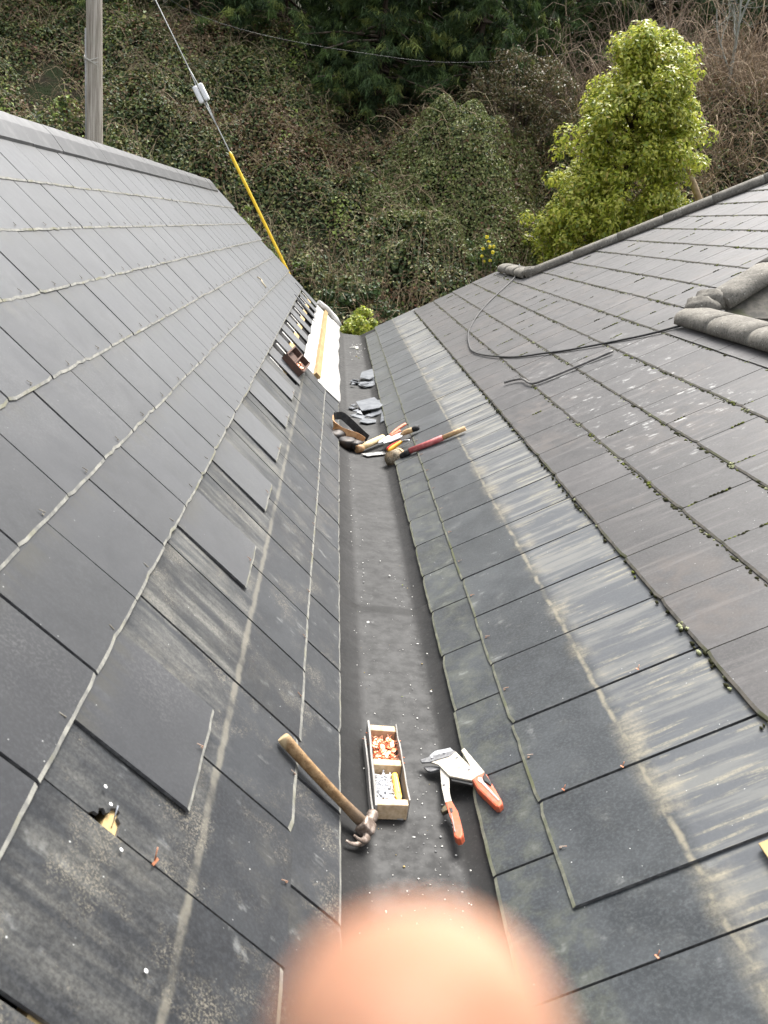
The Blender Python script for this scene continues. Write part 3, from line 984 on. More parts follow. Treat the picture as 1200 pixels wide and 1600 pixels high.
bm = bmesh.new()
ts = [0, .015, .05, .25, .5, .7, .82, .9, 1.0]
rs = [.0135, .0158, .0162, .0148, .0140, .0132, .0140, .0152, .0145]
b_tube(bm, [hb + (he - hb) * t + Vector((0, 0, -0.004 * math.sin(t * math.pi))) for t in ts], rs, 20, True, 0.78, (0, 1, .3))
M_HANDLE = None
g = G("hammer_wood")
mp = g.n("ShaderNodeMapping"); g.put(mp.inputs["Vector"], g.pos())
n1 = g.noise(g.pos(), 55, 6, .7); n2 = g.noise(g.pos(), 230, 4, .7); n3 = g.noise(g.pos(), 14, 3)
c = g.mix(g.step(n1, .35, .65), (0.20, 0.115, 0.05), (0.36, 0.235, 0.12))
c = g.mix(g.step(n2, .52, .66, 0, .55), c, (0.06, 0.035, 0.018))
c = g.mix(g.step(n3, .5, .65, 0, .4), c, (0.42, 0.30, 0.17))
tt = g.sepy(g.pos())[0]
c = g.mix(g.step(tt, 0.125, 0.20, 0, .7), c, (0.10, 0.08, 0.065))
c = g.mix(g.step(tt, 0.002, 0.012, 0.75, 0), c, (0.58, 0.45, 0.27))
g.base(c, .62, .3); g.bump(n2, .4, .001)
world_part("handle", bm, hm, g.m)
M_RUST = worn("rusty_steel", (0.16, 0.12, 0.095), (0.34, 0.28, 0.24), 70, 0.5, 0.55, 0.5, bump=0.3)
E0 = Vector((0.214, 1.588, 0.036))
bm = bmesh.new()
# eye block
pv = Vector((0.25, 0.94, 0.0)).normalized()
pv = (pv - ax * pv.dot(ax)).normalized(); qv = ax.cross(pv)
Mh = frame_mat(E0, pv, qv, ax)
b_box(bm, (0.036, 0.034, 0.036), Mh @ Matrix.Translation((0, 0, -0.006)), 0.005)
# neck and striking face
b_tube(bm, [E0 + pv * .010 + ax * -.003, E0 + pv * .024 + ax * -.003, E0 + pv * .034, E0 + pv * .040, E0 + pv * .056, E0 + pv * .058],
       [.0155, .0120, .0108, .0140, .0145, .0132], 14)
# two claws sweeping back towards the handle
for s in (-1, 1):
    P = smooth_path([E0 - pv * .012 + ax * .002, E0 - pv * .030 + ax * .004 + qv * (.004 * s), E0 - pv * .050 - ax * .004 + qv * (.008 * s), E0 - pv * .064 - ax * .020 + qv * (.011 * s), E0 - pv * .069 - ax * .036 + qv * (.0125 * s)], 4)
    b_tube(bm, P, [max(.0032, .0108 - .0080 * i / (len(P) - 1)) for i in range(len(P))], 10, True, 0.62, tuple(qv))
world_part("head", bm, hm, M_RUST)

# ================================================================== NAIL BOX in the gutter
nb = empty("nail_box", (0.272, 1.83, 0.004), "narrow timber nail box with two compartments beside the hammer", "box")
UL, UR, LR, LL = Vector((.231, 2.003, 0)), Vector((.303, 2.004, 0)), Vector((.3145, 1.667, 0)), Vector((.2385, 1.662, 0))
M_BOXW = wood("box_pine", (0.62, 0.48, 0.32), (0.45, 0.32, 0.19), (70, 8, 70), 0.75)
M_GREYW = wood("weathered_board", (0.34, 0.33, 0.31), (0.20, 0.19, 0.175), (60, 4, 60), 0.85)


def plank_between(name, a, b, t, z0, z1, parent, mat, wav=0.0, seed=0, out=1):
    """upright board from a to b, thickness t, top edge ragged"""
    a, b = Vector(a), Vector(b)
    d = (b - a).normalized(); nn = Vector((d.y, -d.x, 0)) * out
    bm = bmesh.new(); n = 10 if wav else 1
    rows = []
    for i in range(n + 1):
        f = i / n
        p = a + (b - a) * f
        zt = z1 + wav * (vnoise(np.array([f * 6.0]), np.array([0.5]), seed)[0] - .5) * 2
        o_ = wav * .5 * (vnoise(np.array([f * 4.0]), np.array([3.5]), seed)[0] - .5)
        rows.append([bm.verts.new((p.x + nn.x * o_, p.y + nn.y * o_, z0)), bm.verts.new((p.x + nn.x * (t + o_), p.y + nn.y * (t + o_), z0)),
                     bm.verts.new((p.x + nn.x * (t + o_), p.y + nn.y * (t + o_), zt)), bm.verts.new((p.x + nn.x * o_, p.y + nn.y * o_, zt + .0006))])
    for p, q in zip(rows, rows[1:]):
        for k in range(4): bm.faces.new((p[k], p[(k + 1) % 4], q[(k + 1) % 4], q[k]))
    bm.faces.new(rows[0][::-1]); bm.faces.new(rows[-1])
    bmesh.ops.recalc_face_normals(bm, faces=bm.faces)
    return world_part(name, bm, parent, mat)


ZB = 0.006
plank_between("side", UL + Vector((-.001, .004, 0)), LL + Vector((-.001, -.006, 0)), 0.005, ZB, 0.055, nb, M_GREYW, 0.006, 3, 1)
plank_between("side", UR + Vector((.001, .002, 0)), LR + Vector((.001, .012, 0)), 0.0035, ZB, 0.052, nb, M_GREYW, 0.007, 8, -1)
# extra split board lying along the outside
plank_between("split_board", UL + Vector((-.010, -.045, 0)), LL + Vector((-.008, -.008, 0)), 0.004, ZB, 0.040, nb, M_GREYW, 0.005, 12, 1)
def block(name, f0, f1, z1):
    bm = bmesh.new()
    a, b = UL.lerp(LL, f0), UR.lerp(LR, f0); c_, d_ = UL.lerp(LL, f1), UR.lerp(LR, f1)
    V = [bm.verts.new((p.x, p.y, ZB)) for p in (a, b, d_, c_)] + [bm.verts.new((p.x, p.y, z1)) for p in (a, b, d_, c_)]
    for f in ((3, 2, 1, 0), (4, 5, 6, 7), (0, 1, 5, 4), (1, 2, 6, 5), (2, 3, 7, 6), (3, 0, 4, 7)): bm.faces.new([V[i] for i in f])
    bmesh.ops.recalc_face_normals(bm, faces=bm.faces)
    bmesh.ops.bevel(bm, geom=bm.edges[:], offset=.0012, segments=1, affect='EDGES')
    world_part(name, bm, nb, M_BOXW)


block("end_block", 0.0, 0.075, 0.046)
block("divider", 0.455, 0.53, 0.046)
block("end_block", 0.935, 1.0, 0.049)
bm = bmesh.new(); b_box(bm, (0.070, 0.335, 0.004), Matrix.Translation((0.272, 1.833, ZB + .002)))
world_part("bottom_board", bm, nb, M_GREYW)


def inbox(f, g_):
    p = UL.lerp(LL, f).lerp(UR.lerp(LR, f), g_); return p


# copper nails heaped in the far compartment
bm = bmesh.new()
for i in range(190):
    p = inbox(random.uniform(.12, .43), random.uniform(.12, .88))
    z = 0.014 + random.uniform(0, .020)
    d = Vector((random.uniform(-1, 1), random.uniform(-1, 1), random.uniform(-.5, .6))).normalized()
    q = Vector((p.x, p.y, z))
    M = axis_mat(q, d)
    bmesh.ops.create_cone(bm, cap_ends=True, segments=10, radius1=.0052, radius2=.0050, depth=.0012, matrix=M)
    bmesh.ops.create_cone(bm, cap_ends=True, segments=5, radius1=.0014, radius2=.0010, depth=.030, matrix=M @ Matrix.Translation((0, 0, -.0155)))
for i in range(22):
    p = inbox(random.uniform(.14, .42), random.uniform(.2, .85))
    d = Vector((random.uniform(-.4, .4), random.uniform(-.5, .3), 1)).normalized()
    M = axis_mat(Vector((p.x, p.y, random.uniform(.030, .037))), d)
    bmesh.ops.create_cone(bm, cap_ends=True, segments=14, radius1=.0082, radius2=.0080, depth=.0014, matrix=M)
M_CU = worn("new_copper", (0.86, 0.30, 0.15), (0.92, 0.55, 0.38), 70, 0.38, 0.85, 0.5, bump=0)
tag(link("copper_nails", bm_mesh("copper_nails", bm), None, M_CU), "bright copper nails heaped in the far compartment of the nail box", "nails", None, "stuff")
bm = bmesh.new()
for i in range(130):
    p = inbox(random.uniform(.57, .90), random.uniform(.10, .62))
    d = Vector((random.uniform(-1, 1), random.uniform(-1, 1), random.uniform(-.35, .35))).normalized()
    M = axis_mat(Vector((p.x, p.y, random.uniform(.012, .032))), d)
    bmesh.ops.create_cone(bm, cap_ends=True, segments=6, radius1=.0017, radius2=.0017, depth=.032, matrix=M)
    bmesh.ops.create_cone(bm, cap_ends=True, segments=8, radius1=.0030, radius2=.0030, depth=.0009, matrix=M @ Matrix.Translation((0, 0, .014)))
M_GALV = worn("bright_galvanised", (0.85, 0.86, 0.88), (0.70, 0.71, 0.73), 60, 0.35, 0.6, bump=0)
tag(link("clout_nails", bm_mesh("clout_nails", bm), None, M_GALV), "silver galvanised clout nails in the near compartment of the nail box", "nails", None, "stuff")
# yellow plastic handle lying beside the nails
M_YEL = worn("yellow_plastic", (0.86, 0.42, 0.03), (0.90, 0.50, 0.06), 30, 0.4, bump=0)
yk = empty("folding_knife", (0.298, 1.78, 0.03), "yellow plastic handle of a small tool lying beside the silver nails", "tool")
a, b = inbox(.585, .76), inbox(.90, .78)
dd = (b - a).normalized(); sd_ = Vector((dd.y, -dd.x, 0))
Mk = frame_mat(Vector((a.x, a.y, 0.028)), sd_, dd, Vector((0, 0, 1)) if sd_.cross(dd).z > 0 else Vector((0, 0, -1)))
bm = bmesh.new()
b_prism(bm, [(-.006, .006), (-.003, 0), (.004, 0), (.009, .006), (.009, .086), (.006, .094), (.008, .112), (-.004, .112), (-.003, .096), (-.007, .088)], .012, Mk, 0, .003)
world_part("handle", bm, yk, M_YEL)
bm = bmesh.new(); b_prism(bm, [(-.002, .02), (.001, .02), (.001, .08), (-.002, .08)], .0135, Mk)
world_part("groove", bm, yk, worn("yellow_light", (0.9, 0.6, 0.15), (0.9, 0.6, 0.15), 30, 0.4, bump=0))

# ================================================================== SLATE CUTTER
sc_ = empty("slate_cutter", (0.45, 1.80, 0.04), "hand slate cutter with cream steel body and worn orange grips", "slate cutter")
# plane it rests in: rises towards the right, from the sole on to the slates
snn = Vector((-.40, 0, 1)).normalized(); sx = Vector((1, 0, .40)).normalized(); sy_ = snn.cross(sx)


def cut_prism(name, pts, lo, hi, mat, bevel=0.0012):
    bm = bmesh.new()
    O = Vector((0.37, 1.75, 0.022))
    loc = []
    for x, y in pts:
        w = Vector((x, y, 0.022 + .4 * (x - .37))) - O
        loc.append((w.dot(sx), w.dot(sy_)))
    b_prism(bm, loc, hi - lo, frame_mat(O + snn * lo, sx, sy_, snn), 0, bevel)
    return world_part(name, bm, sc_, mat)


M_CREAM = worn("cream_steel", (0.50, 0.46, 0.385), (0.27, 0.235, 0.18), 55, 0.5, 0.1, 0.4, .50, .74)
M_BLADE = worn("grey_blade", (0.42, 0.43, 0.44), (0.58, 0.59, 0.60), 60, 0.38, 0.6)
M_DARKS = worn("dark_jaw", (0.13, 0.13, 0.135), (0.22, 0.22, 0.22), 80, 0.45, 0.5)
M_ORANGE = worn("worn_orange_grip", (0.56, 0.115, 0.05), (0.34, 0.13, 0.085), 60, 0.6, lo=.42, hi=.68)
M_BLACKP = worn("black_plastic", (0.02, 0.02, 0.02), (0.045, 0.045, 0.045), 60, 0.6)
body = [(0.390, 1.869), (0.412, 1.848), (0.429, 1.798), (0.433, 1.791), (0.482, 1.752), (0.514, 1.775), (0.481, 1.891), (0.472, 1.884), (0.486, 1.813), (0.483, 1.810), (0.458, 1.886), (0.441, 1.876)]
cut_prism("body_plate", body, 0.000, 0.005, M_CREAM)
cut_prism("blade", [(0.393, 1.899), (0.408, 1.912), (0.447, 1.910), (0.456, 1.887), (0.422, 1.877), (0.391, 1.876)], -0.003, 0.003, M_BLADE)
cut_prism("jaw", [(0.368, 1.884), (0.371, 1.871), (0.389, 1.865), (0.440, 1.869), (0.457, 1.883), (0.455, 1.889), (0.425, 1.889), (0.395, 1.888)], 0.0032, 0.0075, M_DARKS)
cut_prism("lower_jaw", [(0.373, 1.867), (0.380, 1.847), (0.388, 1.840), (0.411, 1.841), (0.412, 1.850), (0.390, 1.863)], -0.010, -0.004, M_DARKS)
arm_ = cut_prism("arm", [(0.412, 1.845), (0.421, 1.825), (0.430, 1.798), (0.423, 1.742), (0.425, 1.698), (0.409, 1.699), (0.408, 1.762)], -0.008, -0.0015, worn("arm_steel", (0.52, 0.49, 0.43), (0.40, 0.38, 0.34), 60, .45, .3))
grip = cut_prism("grip", [(0.409, 1.699), (0.425, 1.700), (0.434, 1.655), (0.436, 1.606), (0.435, 1.572), (0.428, 1.563), (0.420, 1.565), (0.415, 1.576), (0.417, 1.628), (0.414, 1.653)], -0.014, 0.006, M_ORANGE, .005)
cut_prism("grip_inset", [(0.4165, 1.672), (0.424, 1.668), (0.423, 1.655), (0.4185, 1.652)], 0.0045, 0.0075, M_BLACKP, .001)
cut_prism("grip_inset", [(0.4185, 1.652), (0.4205, 1.650), (0.4205, 1.585), (0.4185, 1.588)], 0.0045, 0.0072, worn("grey_inset", (.30, .29, .28), (.2, .2, .2), 50, .6), .0005)
cut_prism("latch", [(0.396, 1.676), (0.405, 1.688), (0.413, 1.693), (0.418, 1.683), (0.410, 1.670), (0.399, 1.667)], -0.008, 0.004, worn("latch_brown", (.10, .075, .03), (.03, .03, .03), 50, .6), .003)
cut_prism("spring_bar", [(0.433, 1.790), (0.438, 1.798), (0.449, 1.785), (0.482, 1.754), (0.481, 1.741), (0.434, 1.779)], -0.007, -0.001, M_BLACKP)
g2 = cut_prism("grip", [(0.481, 1.749), (0.497, 1.760), (0.512, 1.764), (0.518, 1.754), (0.535, 1.646), (0.534, 1.634), (0.525, 1.626), (0.518, 1.631), (0.488, 1.710)], -0.006, 0.013, M_ORANGE, .005)
cut_prism("grip_inset", [(0.496, 1.748), (0.505, 1.744), (0.506, 1.728), (0.5305, 1.646), (0.5275, 1.645), (0.501, 1.722), (0.494, 1.735)], 0.0118, 0.0145, worn("worn_inset", (.45, .42, .38), (.25, .24, .23), 70, .6), .0006)
cut_prism("latch", [(0.507, 1.742), (0.514, 1.756), (0.523, 1.713), (0.520, 1.703), (0.508, 1.725)], 0.010, 0.018, M_BLACKP, .002)
for (x, y, h) in ((0.431, 1.886, .0075), (0.399, 1.878, .0078), (0.458, 1.858, .005), (0.480, 1.798, .005), (0.415, 1.771, -.001)):
    bm = bmesh.new()
    O = Vector((x, y, 0.022 + .4 * (x - .37))) + snn * (h + .0015)
    bmesh.ops.create_cone(bm, cap_ends=True, segments=14, radius1=.0042, radius2=.0030, depth=.003, matrix=axis_mat(O, snn))
    world_part("rivet", bm, sc_, M_STEEL)

# ================================================================== TOOL BELT AND TOOLS farther up the gutter
M_TAN = worn("tan_leather", (0.42, 0.21, 0.085), (0.58, 0.34, 0.17), 20, 0.6)
M_DBR = worn("dark_leather", (0.014, 0.011, 0.010), (0.045, 0.028, 0.018), 18, 0.55)
M_BLK = worn("black_webbing", (0.012, 0.012, 0.012), (0.03, 0.03, 0.03), 40, 0.7)
tb = empty("tool_belt", (0.22, 5.35, 0.02), "tan and black leather tool belt lying open against the left slates", "tool belt")


def ribbon(bm, pts, w, t, upv):
    P = smooth_path(pts, 6)
    rows = []
    for i, p in enumerate(P):
        d = (P[min(i + 1, len(P) - 1)] - P[max(i - 1, 0)]).normalized()
        u = Vector(upv); u = (u - d * u.dot(d)).normalized(); n = d.cross(u)
        ww = w(i / (len(P) - 1)) if callable(w) else w
        rows.append([bm.verts.new(p + u * (ww / 2 * a) + n * (t / 2 * b)) for a, b in ((1, 1), (1, -1), (-1, -1), (-1, 1))])
    for a, b in zip(rows, rows[1:]):
        for k in range(4): f = bm.faces.new((a[k], a[(k + 1) % 4], b[(k + 1) % 4], b[k])); f.smooth = k % 2 == 0
    bm.faces.new(rows[0][::-1]); bm.faces.new(rows[-1])
    bmesh.ops.recalc_face_normals(bm, faces=bm.faces)


bm = bmesh.new()
ribbon(bm, [(.104, 5.34, .150), (.109, 5.25, .125), (.147, 5.22, .094), (.204, 5.20, .082), (.262, 5.17, .080), (.308, 5.15, .068)], lambda f: .035 + .025 * math.sin(f * 3.1), .006, (-.25, .3, 1))
world_part("leather_band", bm, tb, M_TAN)
bm = bmesh.new()
ribbon(bm, [(.104, 5.34, .158), (.130, 5.42, .146), (.165, 5.44, .142), (.218, 5.42, .110), (.281, 5.38, .070), (.338, 5.30, .045)], .050, .005, (.1, .3, 1))
world_part("strap", bm, tb, M_BLK)
for (cx, cy, cz, sx_, sy2, sz) in ((.150, 5.22, .062, .050, .095, .040), (.205, 5.16, .040, .060, .075, .036), (.258, 5.14, .036, .050, .060, .030)):
    bm = bmesh.new()
    bmesh.ops.create_uvsphere(bm, u_segments=14, v_segments=10, radius=1)
    for v in bm.verts:
        k = 1 + .25 * (vnoise(np.array([v.co.x * 3 + cx * 90]), np.array([v.co.y * 3 + v.co.z * 2]), 2)[0] - .5)
        v.co = Vector((math.copysign(abs(v.co.x) ** .7, v.co.x) * sx_ * k, math.copysign(abs(v.co.y) ** .7, v.co.y) * sy2 * k, math.copysign(abs(v.co.z) ** .6, v.co.z) * sz * k))
    bmesh.ops.transform(bm, matrix=Matrix.Translation((cx, cy, cz)) @ Matrix.Rotation(R(-35), 4, 'Z'), verts=bm.verts)
    world_part("pouch", bm, tb, M_DBR, True)

M_PALEW = wood("pale_handle", (0.66, 0.52, 0.30), (0.50, 0.36, 0.18), (60, 8, 60), .6)
M_BAREW = wood("bare_ash", (0.56, 0.38, 0.20), (0.38, 0.24, 0.12), (60, 8, 60), .6)
t1 = empty("lump_hammer", (0.36, 5.2, 0.02), "pale wooden tool handle with a round brown end next to the tool belt", "tool")
bm = bmesh.new()
b_tube(bm, [(.300, 5.095, .036), (.330, 5.15, .042), (.40, 5.28, .046), (.440, 5.36, .048), (.446, 5.37, .048)], [.017, .021, .022, .021, .015], 14)
world_part("handle", bm, t1, M_PALEW)
bm = bmesh.new()
b_tube(bm, [(.262, 5.07, .024), (.285, 5.085, .028), (.302, 5.10, .034)], [.024, .026, .020], 12)
world_part("end_knob", bm, t1, worn("brown_knob", (.30, .17, .08), (.42, .27, .14), 40, .6))
bm = bmesh.new()
b_prism(bm, [(.29, 5.02), (.33, 4.98), (.46, 5.09), (.44, 5.14)], .004, Matrix.Translation((0, 0, .010)), 0, .001)
world_part("steel_plate", bm, t1, worn("dull_plate", (.18, .18, .18), (.34, .34, .33), 50, .45, .6))

M_SAL = worn("salmon_grip", (0.70, 0.20, 0.11), (0.76, 0.32, 0.20), 40, .5)
t2 = empty("tin_snips", (0.48, 5.28, 0.05), "pair of pliers with salmon orange grips pointing up the slates", "pliers")
for s, tip in ((0, (.580, 5.388, .150)), (1, (.540, 5.290, .124))):
    bm = bmesh.new()
    st = Vector((.478, 5.285, .086)) + Vector((.006, -.02, 0)) * s
    b_tube(bm, smooth_path([st, Vector(tip) * .5 + st * .5 + Vector((.003, .010, .004)) * (1 if s == 0 else -1), tip], 4), [.009, .010, .011, .0115, .0115, .011, .011, .011, .009], 10)
    world_part("grip", bm, t2, M_SAL)
for s in (0, 1):
    bm = bmesh.new()
    b_tube(bm, [(.480 + .006 * s, 5.29 - .02 * s, .086), (.445 + .004 * s, 5.25 - .012 * s, .070), (.412 + .006 * s, 5.215 - .008 * s, .054), (.400 + .006 * s, 5.20, .048)], [.008, .011, .007, .002], 8, True, .6)
    world_part("jaw", bm, t2, M_GALV)
t3 = empty("trowel", (0.5, 5.3, 0.03), "small trowel with bright steel blade and dark tipped wooden handle", "trowel")
bm = bmesh.new()
Mt = frame_mat((0.497, 5.165, 0.098), Vector((.84, -.10, .53)).normalized(), Vector((.12, .99, 0)).normalized(), Vector((-.53, .06, .84)).normalized())
b_prism(bm, [(-.070, -.020), (-.078, .02), (-.060, .085), (-.02, .105), (.045, .085), (.062, .03), (.055, -.055), (-.02, -.060)], .003, Mt, 0, .0008)
world_part("blade", bm, t3, worn("bright_blade", (.74, .75, .77), (.60, .61, .63), 40, .4, .3))
bm = bmesh.new()
b_tube(bm, [(.535, 5.165, .125), (.555, 5.165, .142), (.580, 5.158, .158), (.605, 5.150, .172)], [.009, .016, .018, .016], 12)
world_part("handle", bm, t3, M_BAREW)
bm = bmesh.new()
b_tube(bm, [(.605, 5.150, .172), (.622, 5.143, .183), (.640, 5.137, .194)], [.0165, .019, .013], 12)
world_part("end_cap", bm, t3, M_BLK)
t4 = empty("pliers", (0.5, 5.01, 0.06), "small pliers with red and yellow handles behind the round mallet head", "pliers")
for s, mt in ((0, worn("red_grip", (.55, .03, .02), (.62, .06, .04), 40, .45)), (1, worn("yellow_grip", (.82, .40, .03), (.85, .48, .05), 40, .45))):
    o_ = Vector((.006, -.035, .002)) * s
    bm = bmesh.new()
    b_tube(bm, smooth_path([Vector((.446, 4.995, .062)) + o_, Vector((.480, 5.018, .088)) + o_ * .9, Vector((.528, 5.022, .118)) + o_ * .2], 4), [.008, .012, .0135, .0135, .013, .0125, .012, .011, .010], 10)
    world_part("grip", bm, t4, mt)
bm = bmesh.new()
b_tube(bm, [(.526, 5.018, .117), (.545, 5.005, .130), (.566, 4.975, .143), (.574, 4.965, .147)], [.011, .013, .009, .003], 10, True, .6)
world_part("jaw", bm, t4, M_STEEL)
ml = empty("mallet", (0.505, 4.83, 0.0), "round wooden headed mallet with red sleeved handle resting on the right slates", "mallet")
hc = Vector((.487, 4.85, .056))
sh = [Vector((.520, 4.800, .080)), Vector((.560, 4.772, .128)), Vector((.650, 4.745, .186)), Vector((.735, 4.722, .242)), Vector((.853, 4.700, .318))]
haxis = Vector((-.62, -.62, -.15)).normalized()
g = G("frayed_wood"); n1 = g.noise(g.pos(), 120, 6, .75); n2 = g.noise(g.pos(), 25, 4)
c = g.mix(g.step(n1, .38, .62), (0.13, 0.105, 0.075), (0.40, 0.34, 0.25)); c = g.mix(g.step(n2, .45, .6, 0, .5), c, (.30, .21, .12))
g.base(c, .85, .2); g.bump(n1, .9, .006); M_FRAY = g.m
bm = bmesh.new()
bmesh.ops.create_cone(bm, cap_ends=True, segments=24, radius1=.047, radius2=.050, depth=.09, matrix=axis_mat(hc, haxis))
bmesh.ops.bevel(bm, geom=[e for e in bm.edges if len(e.link_faces) == 2 and e.calc_face_angle(0) > 1], offset=.007, segments=2, affect='EDGES')
for v in bm.verts: v.co += Vector((random.uniform(-1, 1), random.uniform(-1, 1), random.uniform(-1, 1))) * .0018
world_part("head", bm, ml, M_FRAY, True)
bm = bmesh.new()
bmesh.ops.create_cone(bm, cap_ends=True, segments=24, radius1=.0515, radius2=.0515, depth=.016, matrix=axis_mat(hc - haxis * .036, haxis))
world_part("head_ring", bm, ml, M_BAREW, False)
for nm, i0, i1, rr, mt in (("collar", 0, 1, .020, M_BLK), ("sleeve", 1, 3, .018, worn("faded_red", (.42, .09, .09), (.52, .17, .16), 30, .55)), ("handle", 3, 4, .0145, M_BAREW)):
    bm = bmesh.new(); b_tube(bm, sh[i0:i1 + 1], rr, 14)
    world_part(nm, bm, ml, mt)

# broken slates dropped in the gutter
M_SHARD = worn("broken_slate", (0.10, 0.108, 0.120), (0.19, 0.20, 0.215), 16, 0.35, lo=.3, hi=.7)
M_SHARD_E = worn("fresh_break", (0.30, 0.31, 0.32), (0.20, 0.20, 0.21), 50, .8)


def shard(label, pts, z, rx, ry, t=.0055, group="broken slates lying in the gutter"):
    cx = sum(p[0] for p in pts) / len(pts); cy = sum(p[1] for p in pts) / len(pts)
    bm = bmesh.new()
    b_prism(bm, [(p[0] - cx, p[1] - cy) for p in pts], t)
    bm.normal_update()
    for f in bm.faces: f.material_index = 0 if abs(f.normal.z) > .5 else 1
    o = link("broken_slate", bm_mesh("broken_slate", bm), None, [M_SHARD, M_SHARD_E])
    o.matrix_world = Matrix.Translation((cx, cy, z)) @ Matrix.Rotation(R(rx), 4, 'X') @ Matrix.Rotation(R(ry), 4, 'Y')
    tag(o, label, "broken slate", group)


shard("dark squarish slate lying uppermost on the nearer heap of broken slates", [(.285, 6.46), (.435, 6.62), (.492, 6.38), (.460, 6.30), (.325, 6.20)], .045, 3, -5)
shard("wide pale slate sticking out under the dark squarish one towards the right slates", [(.43, 6.66), (.575, 6.62), (.560, 6.40), (.525, 6.28), (.375, 6.12), (.40, 6.30)], .028, 2, -12)
shard("long flat slate sliver in front of the nearer heap", [(.30, 5.90), (.335, 6.02), (.43, 6.03), (.425, 5.96), (.36, 5.89)], .010, 2, 3)
shard("narrow upright slate sliver at the near right of the nearer heap", [(.452, 5.90), (.486, 5.93), (.502, 6.22), (.478, 6.22)], .034, 0, -22)
shard("pale triangular slate chip at the near left of the nearer heap", [(.235, 6.07), (.30, 6.16), (.36, 6.10), (.33, 6.03)], .010, 5, 4)
for i, pts in enumerate(([(.225, 6.33), (.25, 6.40), (.285, 6.37), (.26, 6.30)], [(.245, 6.43), (.275, 6.50), (.295, 6.42), (.265, 6.39)], [(.26, 6.22), (.30, 6.26), (.31, 6.20)], [(.345, 6.08), (.38, 6.13), (.40, 6.06)], [(.28, 6.12), (.31, 6.18), (.33, 6.12)])):
    shard(("pointed", "smallest", "narrow", "curved", "dark")[i] + " slate chip lying loose beside the nearer heap", pts, .010 + .004 * i, random.uniform(-14, 14), random.uniform(-14, 14), .007, "small slate chips by the nearer heap")
shard("grey slate uppermost on the farther heap of broken slates", [(.345, 7.60), (.365, 7.80), (.47, 7.92), (.475, 7.62), (.43, 7.52)], .052, 4, -8)
shard("pale slate leaning on the right slates on the farther heap", [(.44, 7.58), (.455, 7.95), (.565, 8.02), (.560, 7.64), (.50, 7.55)], .040, 3, -16)
shard("flat slate lying lowest on the farther heap", [(.33, 7.36), (.345, 7.50), (.50, 7.60), (.54, 7.55), (.45, 7.35), (.38, 7.28)], .016, 1, -4)
for i, pts in enumerate(([(.255, 7.42), (.28, 7.60), (.33, 7.56), (.34, 7.42)], [(.27, 7.50), (.31, 7.66), (.35, 7.60), (.33, 7.45)], [(.26, 7.25), (.275, 7.34), (.30, 7.30)], [(.34, 7.26), (.36, 7.36), (.42, 7.30)])):
    shard(("upright", "larger tilted", "smallest", "narrow flat")[i] + " slate chip lying loose beside the farther heap", pts, .012 + .007 * i, random.uniform(-12, 12), random.uniform(-14, 14), .007, "small slate chips by the farther heap")

# nail box left on the opened slates of the left roof
nb2 = empty("nail_box", tuple(SL.p(0.495, 5.85, 0.02)), "dark brown open nail box wedged on the torn-open slates", "box")
M_DBOX = wood("stained_box", (0.115, 0.062, 0.045), (0.07, 0.045, 0.035), (60, 8, 60), .7)
bu, bv_, bn = SL.u.copy(), Vector((0, 1, 0)), SL.n.copy()
bx = (bv_ * .995 - bu * .07).normalized(); by = bn.cross(bx)
Mb = frame_mat(SL.p(0.495, 5.85, 0.016), bx, by, bn) @ Matrix.Scale(.92, 4)
for nm, sz, pos in (("side", (.62, .012, .055), (0, .085, .028)), ("side", (.62, .012, .055), (0, -.085, .028)), ("divider", (.60, .010, .050), (0, .0, .026)),
                    ("end_block", (.016, .158, .05), (.302, 0, .026)), ("end_block", (.016, .158, .05), (-.302, 0, .026)), ("bottom_board", (.60, .160, .008), (0, 0, .004))):
    bm = bmesh.new(); b_box(bm, sz, Mb @ Matrix.Translation(pos), .001)
    world_part(nm, bm, nb2, M_DBOX)
bm = bmesh.new()
for i in range(34):
    M = Mb @ Matrix.Translation((random.uniform(-.27, .02), random.uniform(-.072, -.015), random.uniform(.012, .04))) @ Matrix.Rotation(random.uniform(0, 6), 4, 'Z') @ Matrix.Rotation(random.uniform(-.8, .8), 4, 'X')
    bmesh.ops.create_cone(bm, cap_ends=True, segments=9, radius1=.012, radius2=.011, depth=.004, matrix=M)
tag(link("copper_nails", bm_mesh("copper_nails", bm), None, M_CU), "orange copper nails inside the dark brown box on the torn-open slates", "nails", None, "stuff")

# ================================================================== CABLE AND ROD on the right roof
bm = bmesh.new()
cb = [(-1.66, 9.75, .09), (-1.50, 9.40, .03), (-1.00, 8.55, .022), (-.70, 7.75, .022), (-.575, 7.05, .022), (-.565, 6.55, .022), (-.72, 5.93, .022), (-.90, 5.60, .022), (-1.046, 5.36, .022), (-1.35, 4.98, .022), (-1.52, 4.82, .024), (-1.60, 4.76, .022)]
b_tube(bm, smooth_path([SR.p(*c_) for c_ in cb], 8), .0065, 8)
tag(link("cable", bm_mesh("cable", bm), None, M_BLACKP), "black cable looping loosely over the brown-grey tiles", "cable")
bm = bmesh.new()
b_tube(bm, smooth_path([SR.p(-.545, 5.30, .030), SR.p(-.60, 5.27, .028), SR.p(-.645, 5.20, .028), SR.p(-.655, 5.06, .028), SR.p(-.675, 4.985, .028), SR.p(-.74, 4.955, .028), SR.p(-.95, 4.93, .026), SR.p(-1.16, 4.905, .026)], 6), .0075, 10)
tag(link("bent_rod", bm_mesh("bent_rod", bm), None, worn("dull_pipe", (.11, .105, .10), (.18, .175, .17), 30, .5, .1)), "bent grey metal rod lying on the tiles below the cable loop", "rod")
bm = bmesh.new()
